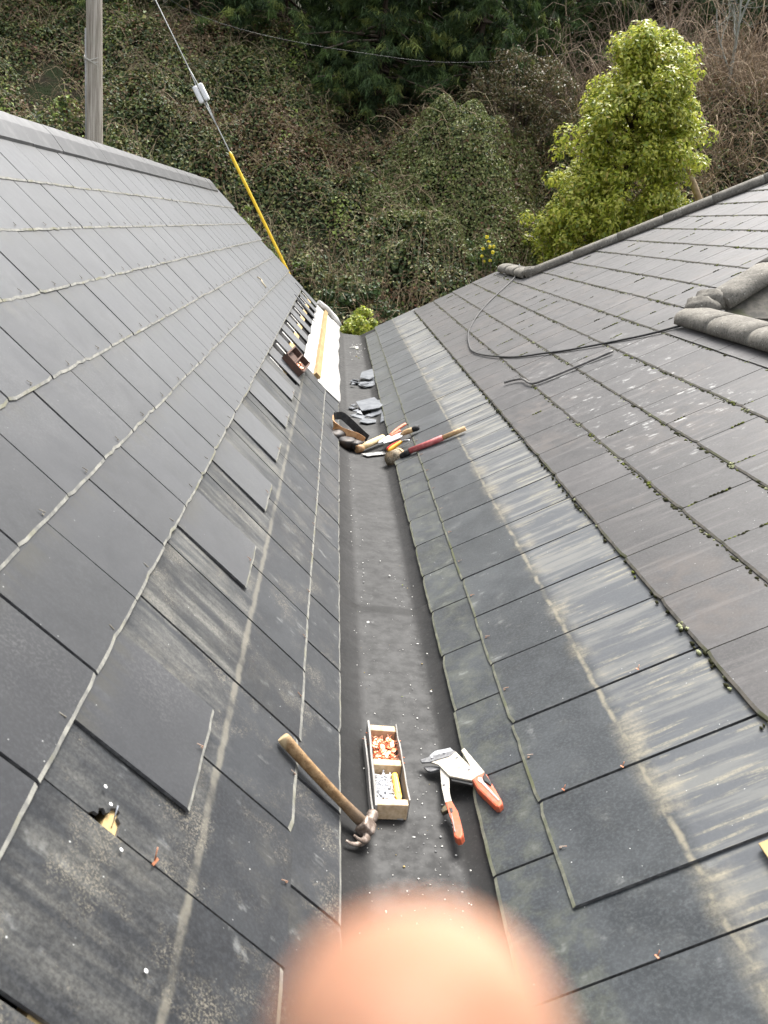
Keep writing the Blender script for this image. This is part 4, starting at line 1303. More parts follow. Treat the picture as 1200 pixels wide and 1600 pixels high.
b_tube(bm, smooth_path([SL.p(-.115, 7.72, .016), SL.p(-.08, 7.76, .02), SL.p(-.05, 7.70, .018), SL.p(0.0, 7.68, .016)], 5), .006, 6)
tag(link("dry_twig", bm_mesh("dry_twig", bm), None, worn("straw", (.42, .36, .24), (.50, .44, .32), 60, .8)), "small straw coloured twig lying on the left slates", "twig")

# ================================================================== POLE, GUY WIRE
pole = empty("utility_pole", (-3.20, 12.0, -2.6), "weathered grey timber pole standing behind the left ridge", "pole")
g = G("weathered_pole"); p = g.pos(); o3 = g.sepy(p)
st = g.noise(g.comb(g.math('MULTIPLY', o3[0], 70.0), g.math('MULTIPLY', o3[1], 70.0), g.math('MULTIPLY', o3[2], 1.6)), 1.0, 5, .7)
n2 = g.noise(p, 4, 4)
c = g.mix(g.step(st, .36, .66), (0.22, 0.19, 0.155), (0.52, 0.475, 0.41)); c = g.mix(g.step(n2, .45, .7, 0, .4), c, (.32, .30, .24))
g.base(c, .85, .2); g.bump(st, .7, .01); M_POLE = g.m
bm = bmesh.new()
b_tube(bm, [(-3.14, 12, -2.6), (-3.205, 12, 1.0), (-3.27, 12, 4.0), (-3.31, 12, 6.2)], [.125, .104, .094, .088], 22)
world_part("trunk", bm, pole, M_POLE)
bm = bmesh.new()
b_tube(bm, [(-3.318, 11.965, 1.6), (-3.345, 11.965, 3.2)], .014, 8)
world_part("conduit", bm, pole, worn("grey_conduit", (.30, .30, .29), (.38, .37, .36), 20, .6))
bm = bmesh.new()
for k in range(3): b_tube(bm, smooth_path([Vector((-3.262 + .104 * math.cos(a), 12 + .104 * math.sin(a), 2.83 + .03 * math.sin(a * 2 + k) + k * .02)) for a in [2 * math.pi * i / 12 for i in range(13)]], 2), .007, 6)
world_part("wire_tie", bm, pole, worn("pale_rope", (.45, .43, .38), (.5, .48, .42), 40, .8))

P0, P1 = Vector((-3.30, 12.0, 4.86)), Vector((1.24, 12.0, -2.3))
dw = (P1 - P0).normalized()
def wz(z): return P0 + dw * ((z - P0.z) / dw.z)
gw = empty("guy_wire", tuple(P1), "steel guy wire with white insulator and yellow guard beyond the left verge", "guy wire")
M_WIRE = worn("strand_wire", (.42, .43, .42), (.55, .56, .55), 60, .5, .4)
bm = bmesh.new()
ins = wz(2.66)
sdv = Vector((0, -1, 0)).cross(dw).normalized()
for s in (-1, 1): b_tube(bm, [P0, ins - dw * .32, ins + sdv * (.022 * s), ins + dw * .06 + sdv * (.02 * s)] if s < 0 else [ins - dw * .32, ins + sdv * .022], .0065, 6)
for s in (-1, 1): b_tube(bm, [P1, ins + dw * .42, ins + sdv * (.018 * s)] if s < 0 else [ins + dw * .42, ins + sdv * .018], .0075, 6)
world_part("wire", bm, gw, M_WIRE)
for s in (-1, 1):
    bm = bmesh.new()
    Mi = frame_mat(ins + sdv * (.038 * s), sdv, Vector((0, 1, 0)), dw)
    b_box(bm, (.066, .10, .215), Mi, .022)
    world_part("insulator", bm, gw, worn("white_ceramic", (.78, .79, .80), (.82, .82, .83), 10, .3, bump=0))
bm = bmesh.new()
b_tube(bm, [wz(2.02), wz(1.98), wz(1.0), wz(-1.2)], [.014, .021, .019, .017], 12)
world_part("guard", bm, gw, worn("yellow_guard", (.78, .50, .02), (.84, .58, .05), 6, .45, bump=0))
bm = bmesh.new()
b_tube(bm, smooth_path([Vector((-3.30, 12, 4.3)), Vector((-2.156, 13, 3.72)), Vector((.2, 15.5, 4.0)), Vector((2.6, 18, 4.62)), Vector((7, 22.7, 6.4))], 8), .0035, 5)
tag(link("overhead_wire", bm_mesh("overhead_wire", bm), None, M_BLACKP), "thin dark overhead wire crossing in front of the conifers", "wire")

# ================================================================== HILLSIDE
def sstep(a, b, x):
    t = np.clip((x - a) / (b - a), 0, 1); return t * t * (3 - 2 * t)


def ground_z(x, y):
    x = np.asarray(x, float); y = np.asarray(y, float)
    t = y - 13.6
    z = np.where(y < 20.3, -1.0 + .72 * t, -1.0 + .72 * 6.7 + .33 * (y - 20.3))
    z = np.where(y > 45, z[()] if z.ndim == 0 else z, z)
    low = -2.6 + .08 * (y - 10)
    z = np.maximum(z, low)
    z = z + .55 * sstep(.3, -3.5, x) * sstep(14.5, 19, y) + 1.5 * sstep(3.5, 9, x) * sstep(14, 20, y)
    z = z + .5 * (fbm(x * .55 + 9, y * .55, 21, 3) - .5) * sstep(13, 15, y)
    return z


def bank_z(x, y):
    """top of the bramble cover"""
    x = np.asarray(x, float); y = np.asarray(y, float)
    z = ground_z(x, y) + sstep(13.2, 14.6, y) * (.35 + 1.35 * (fbm(x * .7 + 3, y * .7, 4, 3) - .5) + 1.15 * (fbm(x * 1.7, y * 1.7, 8, 2) - .5))
    z = z + 1.45 * np.exp(-(((x - 2.35) / 1.2) ** 2 + ((y - 17.2) / 1.0) ** 2))
    z = z - .55 * np.exp(-(((x - .9) / 1.9) ** 2)) * sstep(18.2, 19.4, y)
    return z


xs = np.concatenate([np.linspace(-120, -14, 14), np.linspace(-12, 14, 80), np.linspace(16, 120, 14)])
ys = np.concatenate([np.linspace(-60, 10, 10), np.linspace(11, 30, 70), np.linspace(33, 160, 16)])
X, Y = np.meshgrid(xs, ys)
Z = ground_z(X, np.minimum(Y, 60))
V = np.stack([X.ravel(), Y.ravel(), Z.ravel()], 1)
nx = len(xs)
F = [(j * nx + i, j * nx + i + 1, (j + 1) * nx + i + 1, (j + 1) * nx + i) for j in range(len(ys) - 1) for i in range(nx - 1)]
g = G("earth"); n = g.noise(g.pos(), 2.5, 6, .65); n2 = g.noise(g.pos(), 14, 5)
g.base(g.mix(g.step(n, .4, .6), g.mix(g.step(n2, .4, .6), (.020, .018, .012), (.045, .036, .022)), (.022, .030, .012)), .95, .1)
g.bump(n2, .8, .05)
tag(link("hillside", mesh_np("hillside", V, F, smooth=True), None, g.m), "earth bank rising behind the roofs", None, None, "structure")


# ------------------------------------------------------------------ leaves
def leaf_mat(name, trans=.25, rough=.5, spec=.35):
    g = G(name); at = g.n("ShaderNodeAttribute", attribute_name="col")
    n = g.noise(g.pos(), 30, 2)
    c = g.mix(1.0, at.outputs["Color"], g.comb(*[g.math('ADD', g.math('MULTIPLY', n, .5), .75)] * 3), 'MULTIPLY')
    g.base(c, rough, spec)
    if trans:
        tr = g.n("ShaderNodeBsdfTranslucent"); mx = g.n("ShaderNodeMixShader")
        g.put(tr.inputs["Color"], c); mx.inputs[0].default_value = trans
        g.t.links.new(g.b.outputs[0], mx.inputs[1]); g.t.links.new(tr.outputs[0], mx.inputs[2]); g.t.links.new(mx.outputs[0], g.out.inputs["Surface"])
    return g.m


M_LEAF = leaf_mat("bramble_leaf", .25, .5, .4)
M_LEAF_Y = leaf_mat("bright_leaf", .38, .42, .45)
M_NEEDLE = leaf_mat("conifer_spray", .12, .6, .25)
M_TWIG = leaf_mat("dead_twig", 0, .85, .15)


def unit(v): return v / np.maximum(np.linalg.norm(v, axis=1, keepdims=True), 1e-6)


def leaves(name, P, N, L, W, C, mat, parent=None, D=None, bend=.18):
    """one pointed, folded leaf per row: P centre, N normal, D length direction"""
    n = len(P)
    N = unit(N)
    if D is None:
        D = rng.normal(size=(n, 3))
    D = unit(D - N * np.sum(D * N, 1, keepdims=True))
    S = np.cross(N, D)
    L = np.broadcast_to(np.asarray(L), (n,))[:, None]; W = np.broadcast_to(np.asarray(W), (n,))[:, None]
    base = P - D * L * .5 - N * L * bend * .3
    tip = P + D * L * .5 - N * L * bend
    l = P + S * W * .5 + N * L * bend * .35 - D * L * .05
    r = P - S * W * .5 + N * L * bend * .35 - D * L * .05
    V = np.stack([base, l, tip, r], 1).reshape(-1, 3)
    i = np.arange(n)[:, None] * 4
    F = np.concatenate([i + np.array([[0, 3, 2]]), i + np.array([[0, 2, 1]])], 1).reshape(-1, 3)
    me = mesh_np(name, V, F)
    set_col(me, np.repeat(C, 4, 0))
    return link(name, me, parent, mat)


def twigs(name, paths, rad, cols, mat, parent=None):
    """thin 3-sided canes; paths n x k x 3"""
    n, k, _ = paths.shape
    T = np.gradient(paths, axis=1); T /= np.maximum(np.linalg.norm(T, axis=2, keepdims=True), 1e-6)
    A = np.cross(T, np.array([.3, .5, .81])); A /= np.maximum(np.linalg.norm(A, axis=2, keepdims=True), 1e-6)
    B = np.cross(T, A)
    rr = np.asarray(rad).reshape(-1, 1, 1) * np.linspace(1, .45, k).reshape(1, k, 1)
    rings = [paths + (A * math.cos(a) + B * math.sin(a)) * rr for a in (0, 2.094, 4.189)]
    V = np.stack(rings, 2).reshape(-1, 3)
    b = (np.arange(n)[:, None] * k + np.arange(k - 1)[None]).reshape(-1, 1) * 3
    F = np.concatenate([np.concatenate([b + s, b + (s + 1) % 3, b + 3 + (s + 1) % 3, b + 3 + s], 1) for s in range(3)], 0)
    me = mesh_np(name, V, F)
    set_col(me, np.repeat(cols, k * 3, 0))
    return link(name, me, parent, mat)


def pick(cols, idx): return np.array(cols)[idx]


def bank_cols(x, y, n):
    a = fbm(x * .9 + 40, y * .9, 31, 3); b = fbm(x * 1.6 + 7, y * 1.6 + 11, 33, 3)
    r = rng.random(n)
    G1, G2, OL, BR, RD, BG = (.050, .080, .026), (.14, .185, .055), (.26, .25, .09), (.21, .145, .08), (.20, .095, .05), (.29, .37, .085)
    pb = np.clip(.21 + 2.6 * (a - .50), .08, .75)              # brown share
    pl = np.clip(2.2 * (b - .60), 0, .5)                       # fresh green share
    idx = np.where(r < pb, np.where(rng.random(n) < .72, 3, np.where(rng.random(n) < .5, 4, 2)), np.where(rng.random(n) < pl, 5, np.where(rng.random(n) < .45, 0, np.where(rng.random(n) < .6, 1, 2))))
    c = pick([G1, G2, OL, BR, RD, BG], idx)
    return c * rng.uniform(.65, 1.4, (n, 1))


# bramble cover of the bank
n = 420000
x = rng.uniform(-9.5, 11, n); y = 13.2 + (rng.random(n) ** 0.9) * 9.3
keep = ~((x > 4.0 + .25 * (y - 15)) & (rng.random(n) < .55))
x, y = x[keep], y[keep]; n = len(x)
e = .06
zb = bank_z(x, y)
gx = (bank_z(x + e, y) - zb) / e; gy = (bank_z(x, y + e) - zb) / e
N0 = unit(np.stack([-gx, -gy, np.ones(n)], 1))
dep = rng.random(n) ** 2.6 * .34
spike = (rng.random(n) < .07) * rng.uniform(0, .30, n) * (fbm(x * 3, y * 3, 77, 2) > .45)
P = np.stack([x, y, zb], 1) + N0 * (spike - dep + .03)[:, None]
N = N0 + rng.normal(size=(n, 3)) * .50 + np.array([0, -.05, .45])
L = rng.uniform(.042, .085, n) * np.where(rng.random(n) < .1, 1.35, 1)
tag(leaves("bramble_thicket", P, N, L, L * rng.uniform(.5, .75, n), bank_cols(x, y, n), M_LEAF), "dense bramble thicket covering the bank behind the roofs", "brambles", None, "stuff")


def canes(n, xr, yr, zr, ln, cols, rad, arch=1.0, lift=.05, zf=bank_z):
    x = rng.uniform(*xr, n); y = rng.uniform(*yr, n); z = zf(x, y) - rng.uniform(0, zr, n)
    a = rng.uniform(0, 2 * np.pi, n); l = rng.uniform(ln * .4, ln, n)
    k = 7; t = np.linspace(0, 1, k)
    h = rng.uniform(.15, .7, n) * l * arch
    px = x[:, None] + np.cos(a)[:, None] * l[:, None] * t * .8 + rng.normal(0, .02, (n, k))
    py = y[:, None] + np.sin(a)[:, None] * l[:, None] * t * .8 - .05 * t
    pz = z[:, None] + lift + h[:, None] * 4 * (t - t * t * rng.uniform(.7, 1.1, (n, 1))) * .6 + rng.normal(0, .02, (n, k))
    return np.stack([px, py, pz], 2), rng.uniform(rad * .6, rad * 1.3, n), pick(cols, rng.integers(0, len(cols), n)) * rng.uniform(.6, 1.3, (n, 1))


STRAW = [(.36, .29, .19), (.25, .19, .125), (.16, .11, .075), (.30, .25, .16)]
P_, r_, c_ = canes(4200, (-9, 8), (13.6, 21), .12, 1.1, STRAW, .0048)
tag(twigs("bramble_canes", P_, r_, c_, M_TWIG), "thin brown canes arching out of the bramble thicket", "brambles", None, "stuff")
# pale dead stalks low on the bank
n = 520
x = rng.uniform(-3.2, 4.5, n); y = rng.uniform(13.6, 15.4, n); z = bank_z(x, y) - .2
t = np.linspace(0, 1, 5); hh = rng.uniform(.35, 1.1, n)
P_ = np.stack([x[:, None] + rng.normal(0, .16, (n, 1)) * t ** 1.5, y[:, None] - rng.uniform(0, .3, (n, 1)) * t, z[:, None] + hh[:, None] * t], 2) + rng.normal(0, .012, (n, 5, 3))
tag(twigs("dead_stalks", P_, rng.uniform(.003, .007, n), pick(STRAW, rng.integers(0, 4, n)), M_TWIG), "pale dead stalks standing low on the bank above the roof edge", "stalks", None, "stuff")


# shrubs made of clumps of leaves round a short branched stem
def clump_cloud(centres, radii, per, up=.5):
    """points near the skin of many small clumps"""
    Ps, Ns = [], []
    for c, r, m in zip(centres, radii, per):
        d = unit(rng.normal(size=(m, 3))); d[:, 2] = d[:, 2] * .85 + .1
        rr = r * (rng.random(m) ** .35)[:, None]
        Ps.append(np.array(c)[None] + d * rr); Ns.append(d + np.array([0, -.1, up]) + rng.normal(size=(m, 3)) * .45)
    return np.concatenate(Ps), np.concatenate(Ns)


def stem_set(base, tops, r0, name, parent, mat, sub=True):
    bm = bmesh.new()
    for tp in tops:
        b_ = Vector(base) + Vector((random.uniform(-.05, .05), random.uniform(-.05, .05), 0)); tp = Vector(tp)
        m = b_.lerp(tp, .5) + Vector((random.uniform(-.12, .12), random.uniform(-.12, .12), .05))
        pts = smooth_path([b_, m, tp], 4)
        b_tube(bm, pts, [r0 * (1 - .75 * i / (len(pts) - 1)) for i in range(len(pts))], 6)
    o = link(name, bm_mesh(name, bm), parent, mat); o.matrix_local = Matrix.Translation(-Vector(parent.location))
    return o


M_BARK = worn("bark", (.06, .045, .032), (.13, .10, .075), 9, .9)


def local(o, parent):
    o.matrix_local = Matrix.Translation(-Vector(parent.location)); return o


def shrub(name, label, cat, base, centres, radii, per, cols, L, mat, W=.55, group=None, up=.5, stem=.03):
    root = empty(name, base, label, cat, group)
    P, N = clump_cloud(centres, radii, per, up)
    n = len(P)
    C = pick(cols, rng.integers(0, len(cols), n)) * rng.uniform(.7, 1.3, (n, 1))
    ll = rng.uniform(L * .65, L * 1.25, n)
    local(leaves("foliage", P, N, ll, ll * W, C, mat, root), root)
    stem_set(base, [centres[i] for i in rng.choice(len(centres), min(9, len(centres)), replace=False)], stem, "stem", root, M_BARK)
    return root


# yellow-green evergreen beyond the right ridge
prof = [(4.99, 5.18, .30), (5.03, 4.87, .64), (5.08, 4.47, .84), (5.12, 4.05, 1.06), (5.14, 3.59, 1.20), (5.07, 3.05, 1.30), (4.98, 2.5, 1.36), (4.86, 1.93, 1.44), (4.85, 1.36, 1.26), (4.85, .78, 1.20), (4.9, .2, 1.05)]
tree = empty("evergreen_tree", (5.0, 16.1, -.2), "bright yellow-green leafy tree rising above the right roof ridge", "tree")
cen, rad, per = [], [], []
for i in range(620):
    f = rng.random() ** .70 * (len(prof) - 1); k = int(f); w = f - k
    a, b = np.array(prof[k]), np.array(prof[min(k + 1, len(prof) - 1)]); q = a * (1 - w) + b * w
    th = rng.uniform(0, 2 * np.pi) if rng.random() < .6 else rng.uniform(np.pi, 2 * np.pi); rr = q[2] * (.50 + .50 * rng.random() ** .6)
    lump = 1 + .20 * math.sin(th * 3 + f * 2.2) + rng.normal(0, .09)
    r = rng.uniform(.15, .30) * (.6 if k < 1 else 1)
    d = max(0, rr * lump - r * .8)
    cen.append((q[0] + math.cos(th) * d, 16.1 + math.sin(th) * d * .95, q[1] + rng.uniform(-.1, .1))); rad.append(r); per.append(int(105 * (r / .22) ** 2))
P, N = clump_cloud(cen, rad, per, .6)
n = len(P)
C = pick([(.46, .48, .07), (.34, .40, .05), (.56, .56, .13), (.18, .24, .035), (.42, .35, .08)], rng.choice(5, n, p=[.3, .25, .2, .2, .05])) * rng.uniform(.75, 1.25, (n, 1))
ll = rng.uniform(.06, .115, n)
D = rng.normal(size=(n, 3)) + np.array([0, -.2, -.9])
local(leaves("crown", P, N, ll, ll * .46, C, M_LEAF_Y, tree, D, .10), tree)
bm = bmesh.new()
b_tube(bm, smooth_path([Vector((5.05, 16.1, -.4)), Vector((5.0, 16.1, 1.5)), Vector((5.1, 16.1, 3.2)), Vector((5.0, 16.1, 4.7))], 4), [.14 - .009 * i for i in range(13)], 9)
for i in rng.choice(len(cen), 46, replace=False):
    c_ = Vector(cen[i]); b_ = Vector((5.05, 16.1, max(0, c_.z - .5)))
    b_tube(bm, [b_, b_.lerp(c_, .55) + Vector((0, 0, .06)), c_], [.03, .02, .008], 5)
local(link("trunk", bm_mesh("trunk", bm), tree, M_BARK), tree)

# bright bush at the end of the gutter
cen, rad, per = [], [], []
for i in range(60):
    d = unit(rng.normal(size=(1, 3)))[0]
    cen.append((.53 + d[0] * .33 * rng.random() ** .4, 12.75 + d[1] * .28, -.22 + d[2] * .36 * rng.random() ** .4)); rad.append(rng.uniform(.07, .13)); per.append(95)
for i in range(14):
    cen.append((rng.uniform(.08, .25), 12.6 + rng.uniform(-.1, .1), -.30 + rng.uniform(-.25, .18))); rad.append(.08); per.append(60)
    cen.append((rng.uniform(.75, 1.05), 12.8 + rng.uniform(-.1, .1), -.22 + rng.uniform(-.2, .10))); rad.append(.08); per.append(60)
shrub("garden_bush", "small bright yellow-green bush showing at the far end of the gutter", "bush", (.5, 12.75, -2.3), cen, rad, per,
      [(.40, .44, .06), (.31, .38, .05), (.48, .49, .12), (.19, .25, .04)], .058, M_LEAF_Y, .62)

# pale green shrub on the bank left of the guy wire
def pclump(c, s, m, r, k): return [tuple(np.array(c) + rng.normal(size=3) * np.array(s)) for _ in range(m)], [r * rng.uniform(.6, 1.2) for _ in range(m)], [k] * m


def on_bank(x, y, dz=0): return float(bank_z(np.array([x]), np.array([y]))[0]) + dz


bx_, by_ = -2.95, 15.4
cen, rad, per = pclump((bx_, by_, on_bank(bx_, by_, .22)), (.34, .15, .20), 16, .15, 70)
shrub("elder_shrub", "pale green leafy shrub on the bank left of the guy wire", "shrub", (bx_, by_, on_bank(bx_, by_, -.3)), cen, rad, per, [(.15, .23, .055), (.20, .28, .07), (.11, .17, .045)], .075, M_LEAF_Y, .5)
bx_, by_ = -1.75, 15.2
cen, rad, per = pclump((bx_, by_, on_bank(bx_, by_, .15)), (.32, .12, .13), 10, .10, 38)
shrub("elder_shrub", "sparse yellow-green shrub between the insulator and the yellow guard", "shrub", (bx_, by_, on_bank(bx_, by_, -.3)), cen, rad, per, [(.22, .27, .06), (.17, .24, .06)], .070, M_LEAF_Y, .45)
bx_, by_ = -1.0, 14.9
cen, rad, per = pclump((bx_, by_, on_bank(bx_, by_, .10)), (.3, .12, .12), 9, .10, 40)
shrub("elder_shrub", "fresh green low shrub just right of the yellow guard", "shrub", (bx_, by_, on_bank(bx_, by_, -.3)), cen, rad, per, [(.12, .19, .045), (.17, .24, .06)], .065, M_LEAF_Y, .5)
# dark ivy along the foot
cen, rad, per = [], [], []
for i in range(120):
    xx = rng.uniform(-1.5, 3.6); yy = rng.uniform(13.5, 14.5)
    cen.append((xx, yy, on_bank(xx, yy, rng.uniform(-.1, .15)))); rad.append(rng.uniform(.10, .2)); per.append(90)
P, N = clump_cloud(cen, rad, per)
n = len(P)
C = pick([(.028, .055, .018), (.045, .085, .025), (.07, .12, .035)], rng.integers(0, 3, n)) * rng.uniform(.6, 1.3, (n, 1))
ll = rng.uniform(.05, .09, n)
tag(leaves("ivy_undergrowth", P, N, ll, ll * .7, C, M_LEAF), "dark green ivy undergrowth at the foot of the bank", "undergrowth", None, "stuff")

# yellow flowering plant left of the cement cap
fx, fy = 2.62, 15.0
fl = empty("flowering_plant", (fx, fy, on_bank(fx, fy, -.2)), "plant with a few bright yellow flowers left of the cement cap", "plant")
PF = [(2.56, 1.34), (2.60, 1.27), (2.50, 1.22), (2.66, 1.19), (2.49, 1.10), (2.55, 1.02), (2.52, 1.42), (2.64, 1.05), (2.68, 1.28)]
zz = on_bank(fx, fy)
for i, (a, b) in enumerate(PF):
    m = 14; d = unit(rng.normal(size=(m, 3)) + np.array([0, -.8, .4]))
    c0 = np.array([[a, 14.78 + .05 * (i % 3), b]])
    local(leaves("flower", c0 + d * .028, d, np.full(m, .042), np.full(m, .036), np.repeat([[.78, .68, .05]], m, 0) * rng.uniform(.85, 1.1, (m, 1)), M_LEAF_Y, fl), fl)
stem_set((fx, fy, zz - .3), [(a, 14.80, b) for a, b in PF], .008, "stem", fl, M_BARK)
cen = [(a + rng.normal(0, .1), 14.95, b - .1 + rng.normal(0, .1)) for a, b in PF * 2]
P, N = clump_cloud(cen, [.09] * len(cen), [26] * len(cen)); n = len(P)
local(leaves("foliage", P, N, rng.uniform(.05, .08, n), .035, pick([(.06, .10, .03), (.10, .15, .04)], rng.integers(0, 2, n)), M_LEAF, fl), fl)

# bramble mound in front of the conifers (a rounded heap of its own)
mb = empty("bramble_mound", (2.35, 17.2, on_bank(2.35, 17.2, -1.2)), "rounded olive green bramble mound in front of the conifers", "brambles")
n = 26000
th = rng.uniform(0, 2 * np.pi, n); rr = np.sqrt(rng.random(n)) * 1.9
x = 2.35 + np.cos(th) * rr; y = 17.0 + np.sin(th) * rr * .8
zb = bank_z(x, y); gx = (bank_z(x + e, y) - zb) / e; gy = (bank_z(x, y + e) - zb) / e
N0 = unit(np.stack([-gx, -gy, np.ones(n)], 1))
P = np.stack([x, y, zb], 1) + N0 * (.07 - rng.random(n) ** 2 * .18)[:, None]
C = pick([(.19, .23, .075), (.26, .28, .11), (.11, .14, .045), (.22, .18, .09)], rng.choice(4, n, p=[.4, .3, .2, .1])) * rng.uniform(.7, 1.35, (n, 1))
ll = rng.uniform(.04, .075, n)
local(leaves("foliage", P, N0 + rng.normal(size=(n, 3)) * .6, ll, ll * .6, C, M_LEAF, mb), mb)
stem_set((2.35, 17.2, on_bank(2.35, 17.2, -1.2)), [(2.35 + random.uniform(-1, 1), 17 + random.uniform(-.8, .6), on_bank(2.35, 17, -.25)) for _ in range(8)], .02, "stem", mb, M_BARK)

# dull brown shrub between the conifers and the yellow-green tree
cen, rad, per = [], [], []
for i in range(150):
    d = unit(rng.normal(size=(1, 3)))[0] * rng.random() ** .4
    cen.append((3.55 + d[0] * 1.25, 18.6 + d[1] * .8, 4.05 + d[2] * 1.0)); rad.append(rng.uniform(.12, .24)); per.append(60)
bs = shrub("hedge_shrub", "dull brown-green shrub behind and left of the bright tree", "shrub", (3.5, 18.6, 2.4), cen, rad, per,
           [(.11, .115, .045), (.16, .13, .065), (.07, .08, .03), (.19, .14, .08)], .07, M_LEAF, .5)
m = 260; k = 6; t = np.linspace(0, 1, k)
b0 = np.array([3.5, 18.6, 2.6])[None, None]; tgt = np.array(cen)[rng.integers(0, 150, m)] + rng.normal(0, .15, (m, 3))
P_ = b0 + (tgt[:, None] * 1.04 - b0) * t[None, :, None] + rng.normal(0, .05, (m, k, 3))
local(twigs("twig", P_, rng.uniform(.006, .014, m), pick([(.14, .10, .07), (.10, .08, .06)], rng.integers(0, 2, m)), M_TWIG, bs), bs)


# conifers
def conifer(x0, y0, label, Hh=11.0, R0=2.3, seed=0, dens=1.0, lean=0.0):
    z0 = float(ground_z(np.array([x0]), np.array([y0]))[0])
    root = empty("conifer_tree", (x0, y0, z0), label, "tree", "dark conifers along the top of the bank")
    bm = bmesh.new()
    b_tube(bm, [(x0, y0, z0 - .3), (x0 + .05, y0, z0 + Hh * .5), (x0, y0, z0 + Hh)], [.22, .13, .02], 9)
    Ps, Ds, Ns, Ls, Ws, Cs = [], [], [], [], [], []
    h = .15
    while h < Hh - .3:
        low = h < 3.6
        nbr = rng.integers(7, 10)
        for b in range(nbr):
            th = rng.uniform(0, 2 * np.pi)
            Rl = R0 * (1 - h / Hh) ** .7 * rng.uniform(.65, 1.1)
            out = np.array([math.cos(th), math.sin(th), 0])
            droop = rng.uniform(.10, .35)
            hz = h + rng.uniform(-.15, .15)
            end = np.array([x0, y0, z0 + hz]) + out * Rl + np.array([0, 0, -droop * Rl])
            if low and rng.random() < .5: b_tube(bm, [(x0, y0, z0 + hz), tuple(np.array([x0, y0, z0 + hz]) * .5 + end * .5 + np.array([0, 0, .08])), tuple(end)], [.035, .022, .008], 4, False)
            ns = int((15 if low else 7) * dens * Rl / 1.6)
            for s in range(ns):
                f = .25 + .75 * rng.random() ** .7
                c = np.array([x0, y0, z0 + hz]) * (1 - f) + end * f + rng.normal(0, .09, 3) + np.array([0, 0, .12 * math.sin(f * 3.1)])
                m = 22 if low else 6
                side = np.cross(out, [0, 0, 1]); flat = unit(rng.normal(size=(1, 3)))[0] * .35 + out * .4 + np.array([0, 0, .5])
                spl = np.linspace(-1, 1, m) + rng.normal(0, .1, m)
                d = out[None] * rng.uniform(.05, .55, (m, 1)) + side[None] * spl[:, None] * .75 + np.array([[0, 0, -1]]) * rng.uniform(.45, 1.1, (m, 1))
                l = rng.uniform(.08, .26, m) * (1 if low else 1.9)
                d = unit(d)
                Ps.append(c[None] + d * l[:, None] * .5 + rng.normal(0, .03, (m, 3))); Ds.append(d); Ns.append(np.repeat(flat[None], m, 0) + rng.normal(0, .3, (m, 3)))
                Ls.append(l); Ws.append(l * rng.uniform(.06, .10, m) * (1 if low else 1.9))
                base = np.array([(.075, .125, .05), (.13, .20, .068), (.044, .076, .032), (.25, .30, .09)][rng.choice(4, p=[.35, .3, .2, .15])]) * rng.uniform(.7, 1.25)
                Cs.append(np.repeat(base[None], m, 0) * rng.uniform(.8, 1.25, (m, 1)))
        h += .26 if low else .55
    local(link("trunk", bm_mesh("trunk", bm), root, M_BARK), root)
    local(leaves("crown", np.concatenate(Ps), np.concatenate(Ns), np.concatenate(Ls), np.concatenate(Ws), np.concatenate(Cs), M_NEEDLE, root, np.concatenate(Ds), .10), root)


conifer(-1.7, 21.4, "dark conifer nearest the guy wire at the top of the bank", 7.5, 2.1)
conifer(.5, 20.5, "dark drooping conifer in the middle above the bramble mound's left side", 7.5, 2.1)
conifer(2.7, 20.9, "dark conifer above the bramble mound, between the middle conifer and the brown shrub", 7.5, 2.2)
conifer(5.0, 23.0, "farther conifer behind the brown shrub and the bright tree", 7.5, 2.3)
conifer(-3.7, 22.3, "conifer set back between the pole and the guy wire", 7.5, 2.3)
conifer(1.6, 23.5, "conifer standing back in the gap between the two nearest conifers", 8, 2.5)
conifer(-6.6, 22.0, "dark evergreen at the top of the bank left of the pole", 7, 2.1)
conifer(-9.2, 22.6, "dark evergreen farthest left along the top of the bank", 7, 2.2)
conifer(7.6, 24.6, "conifer beyond the bare scrub right of the bright tree", 7, 2.4)
conifer(10.4, 24.4, "conifer at the far right of the bank beyond the pale bare tree", 7, 2.4)

# woodland closing the view behind the conifers
n = 26000
P = np.stack([rng.uniform(-17, 19, n), rng.uniform(25.5, 29, n), rng.uniform(4.2, 10.5, n)], 1)
P[:, 2] += .8 * np.sin(P[:, 0] * .9) 
ll = rng.uniform(.25, .5, n)
tag(leaves("woodland", P, rng.normal(size=(n, 3)) + np.array([0, -.6, .5]), ll, ll * .6, pick([(.040, .066, .028), (.060, .092, .036), (.030, .050, .023)], rng.integers(0, 3, n)), M_NEEDLE), "dark woodland closing the view behind the conifers", "woodland", None, "stuff")

# tangle of dead brown stems right of the bright tree
P_, r_, c_ = canes(3400, (4.6, 10.5), (15.3, 21.5), .4, 1.5, [(.36, .265, .175), (.27, .20, .135), (.44, .34, .24), (.20, .145, .10)], .0065, 1.4)
tag(twigs("dead_stem_tangle", P_, r_, c_, M_TWIG), "tangle of dead brown stems on the bank right of the bright tree", "brambles", None, "stuff")
P_, r_, c_ = canes(900, (3.6, 9.5), (19.5, 22.5), .2, 2.4, [(.38, .30, .21), (.28, .21, .155), (.20, .15, .11)], .007, 1.9)
tag(twigs("bare_scrub", P_, r_, c_, M_TWIG), "bare twiggy scrub at the top of the bank behind the bright tree", "scrub", None, "stuff")


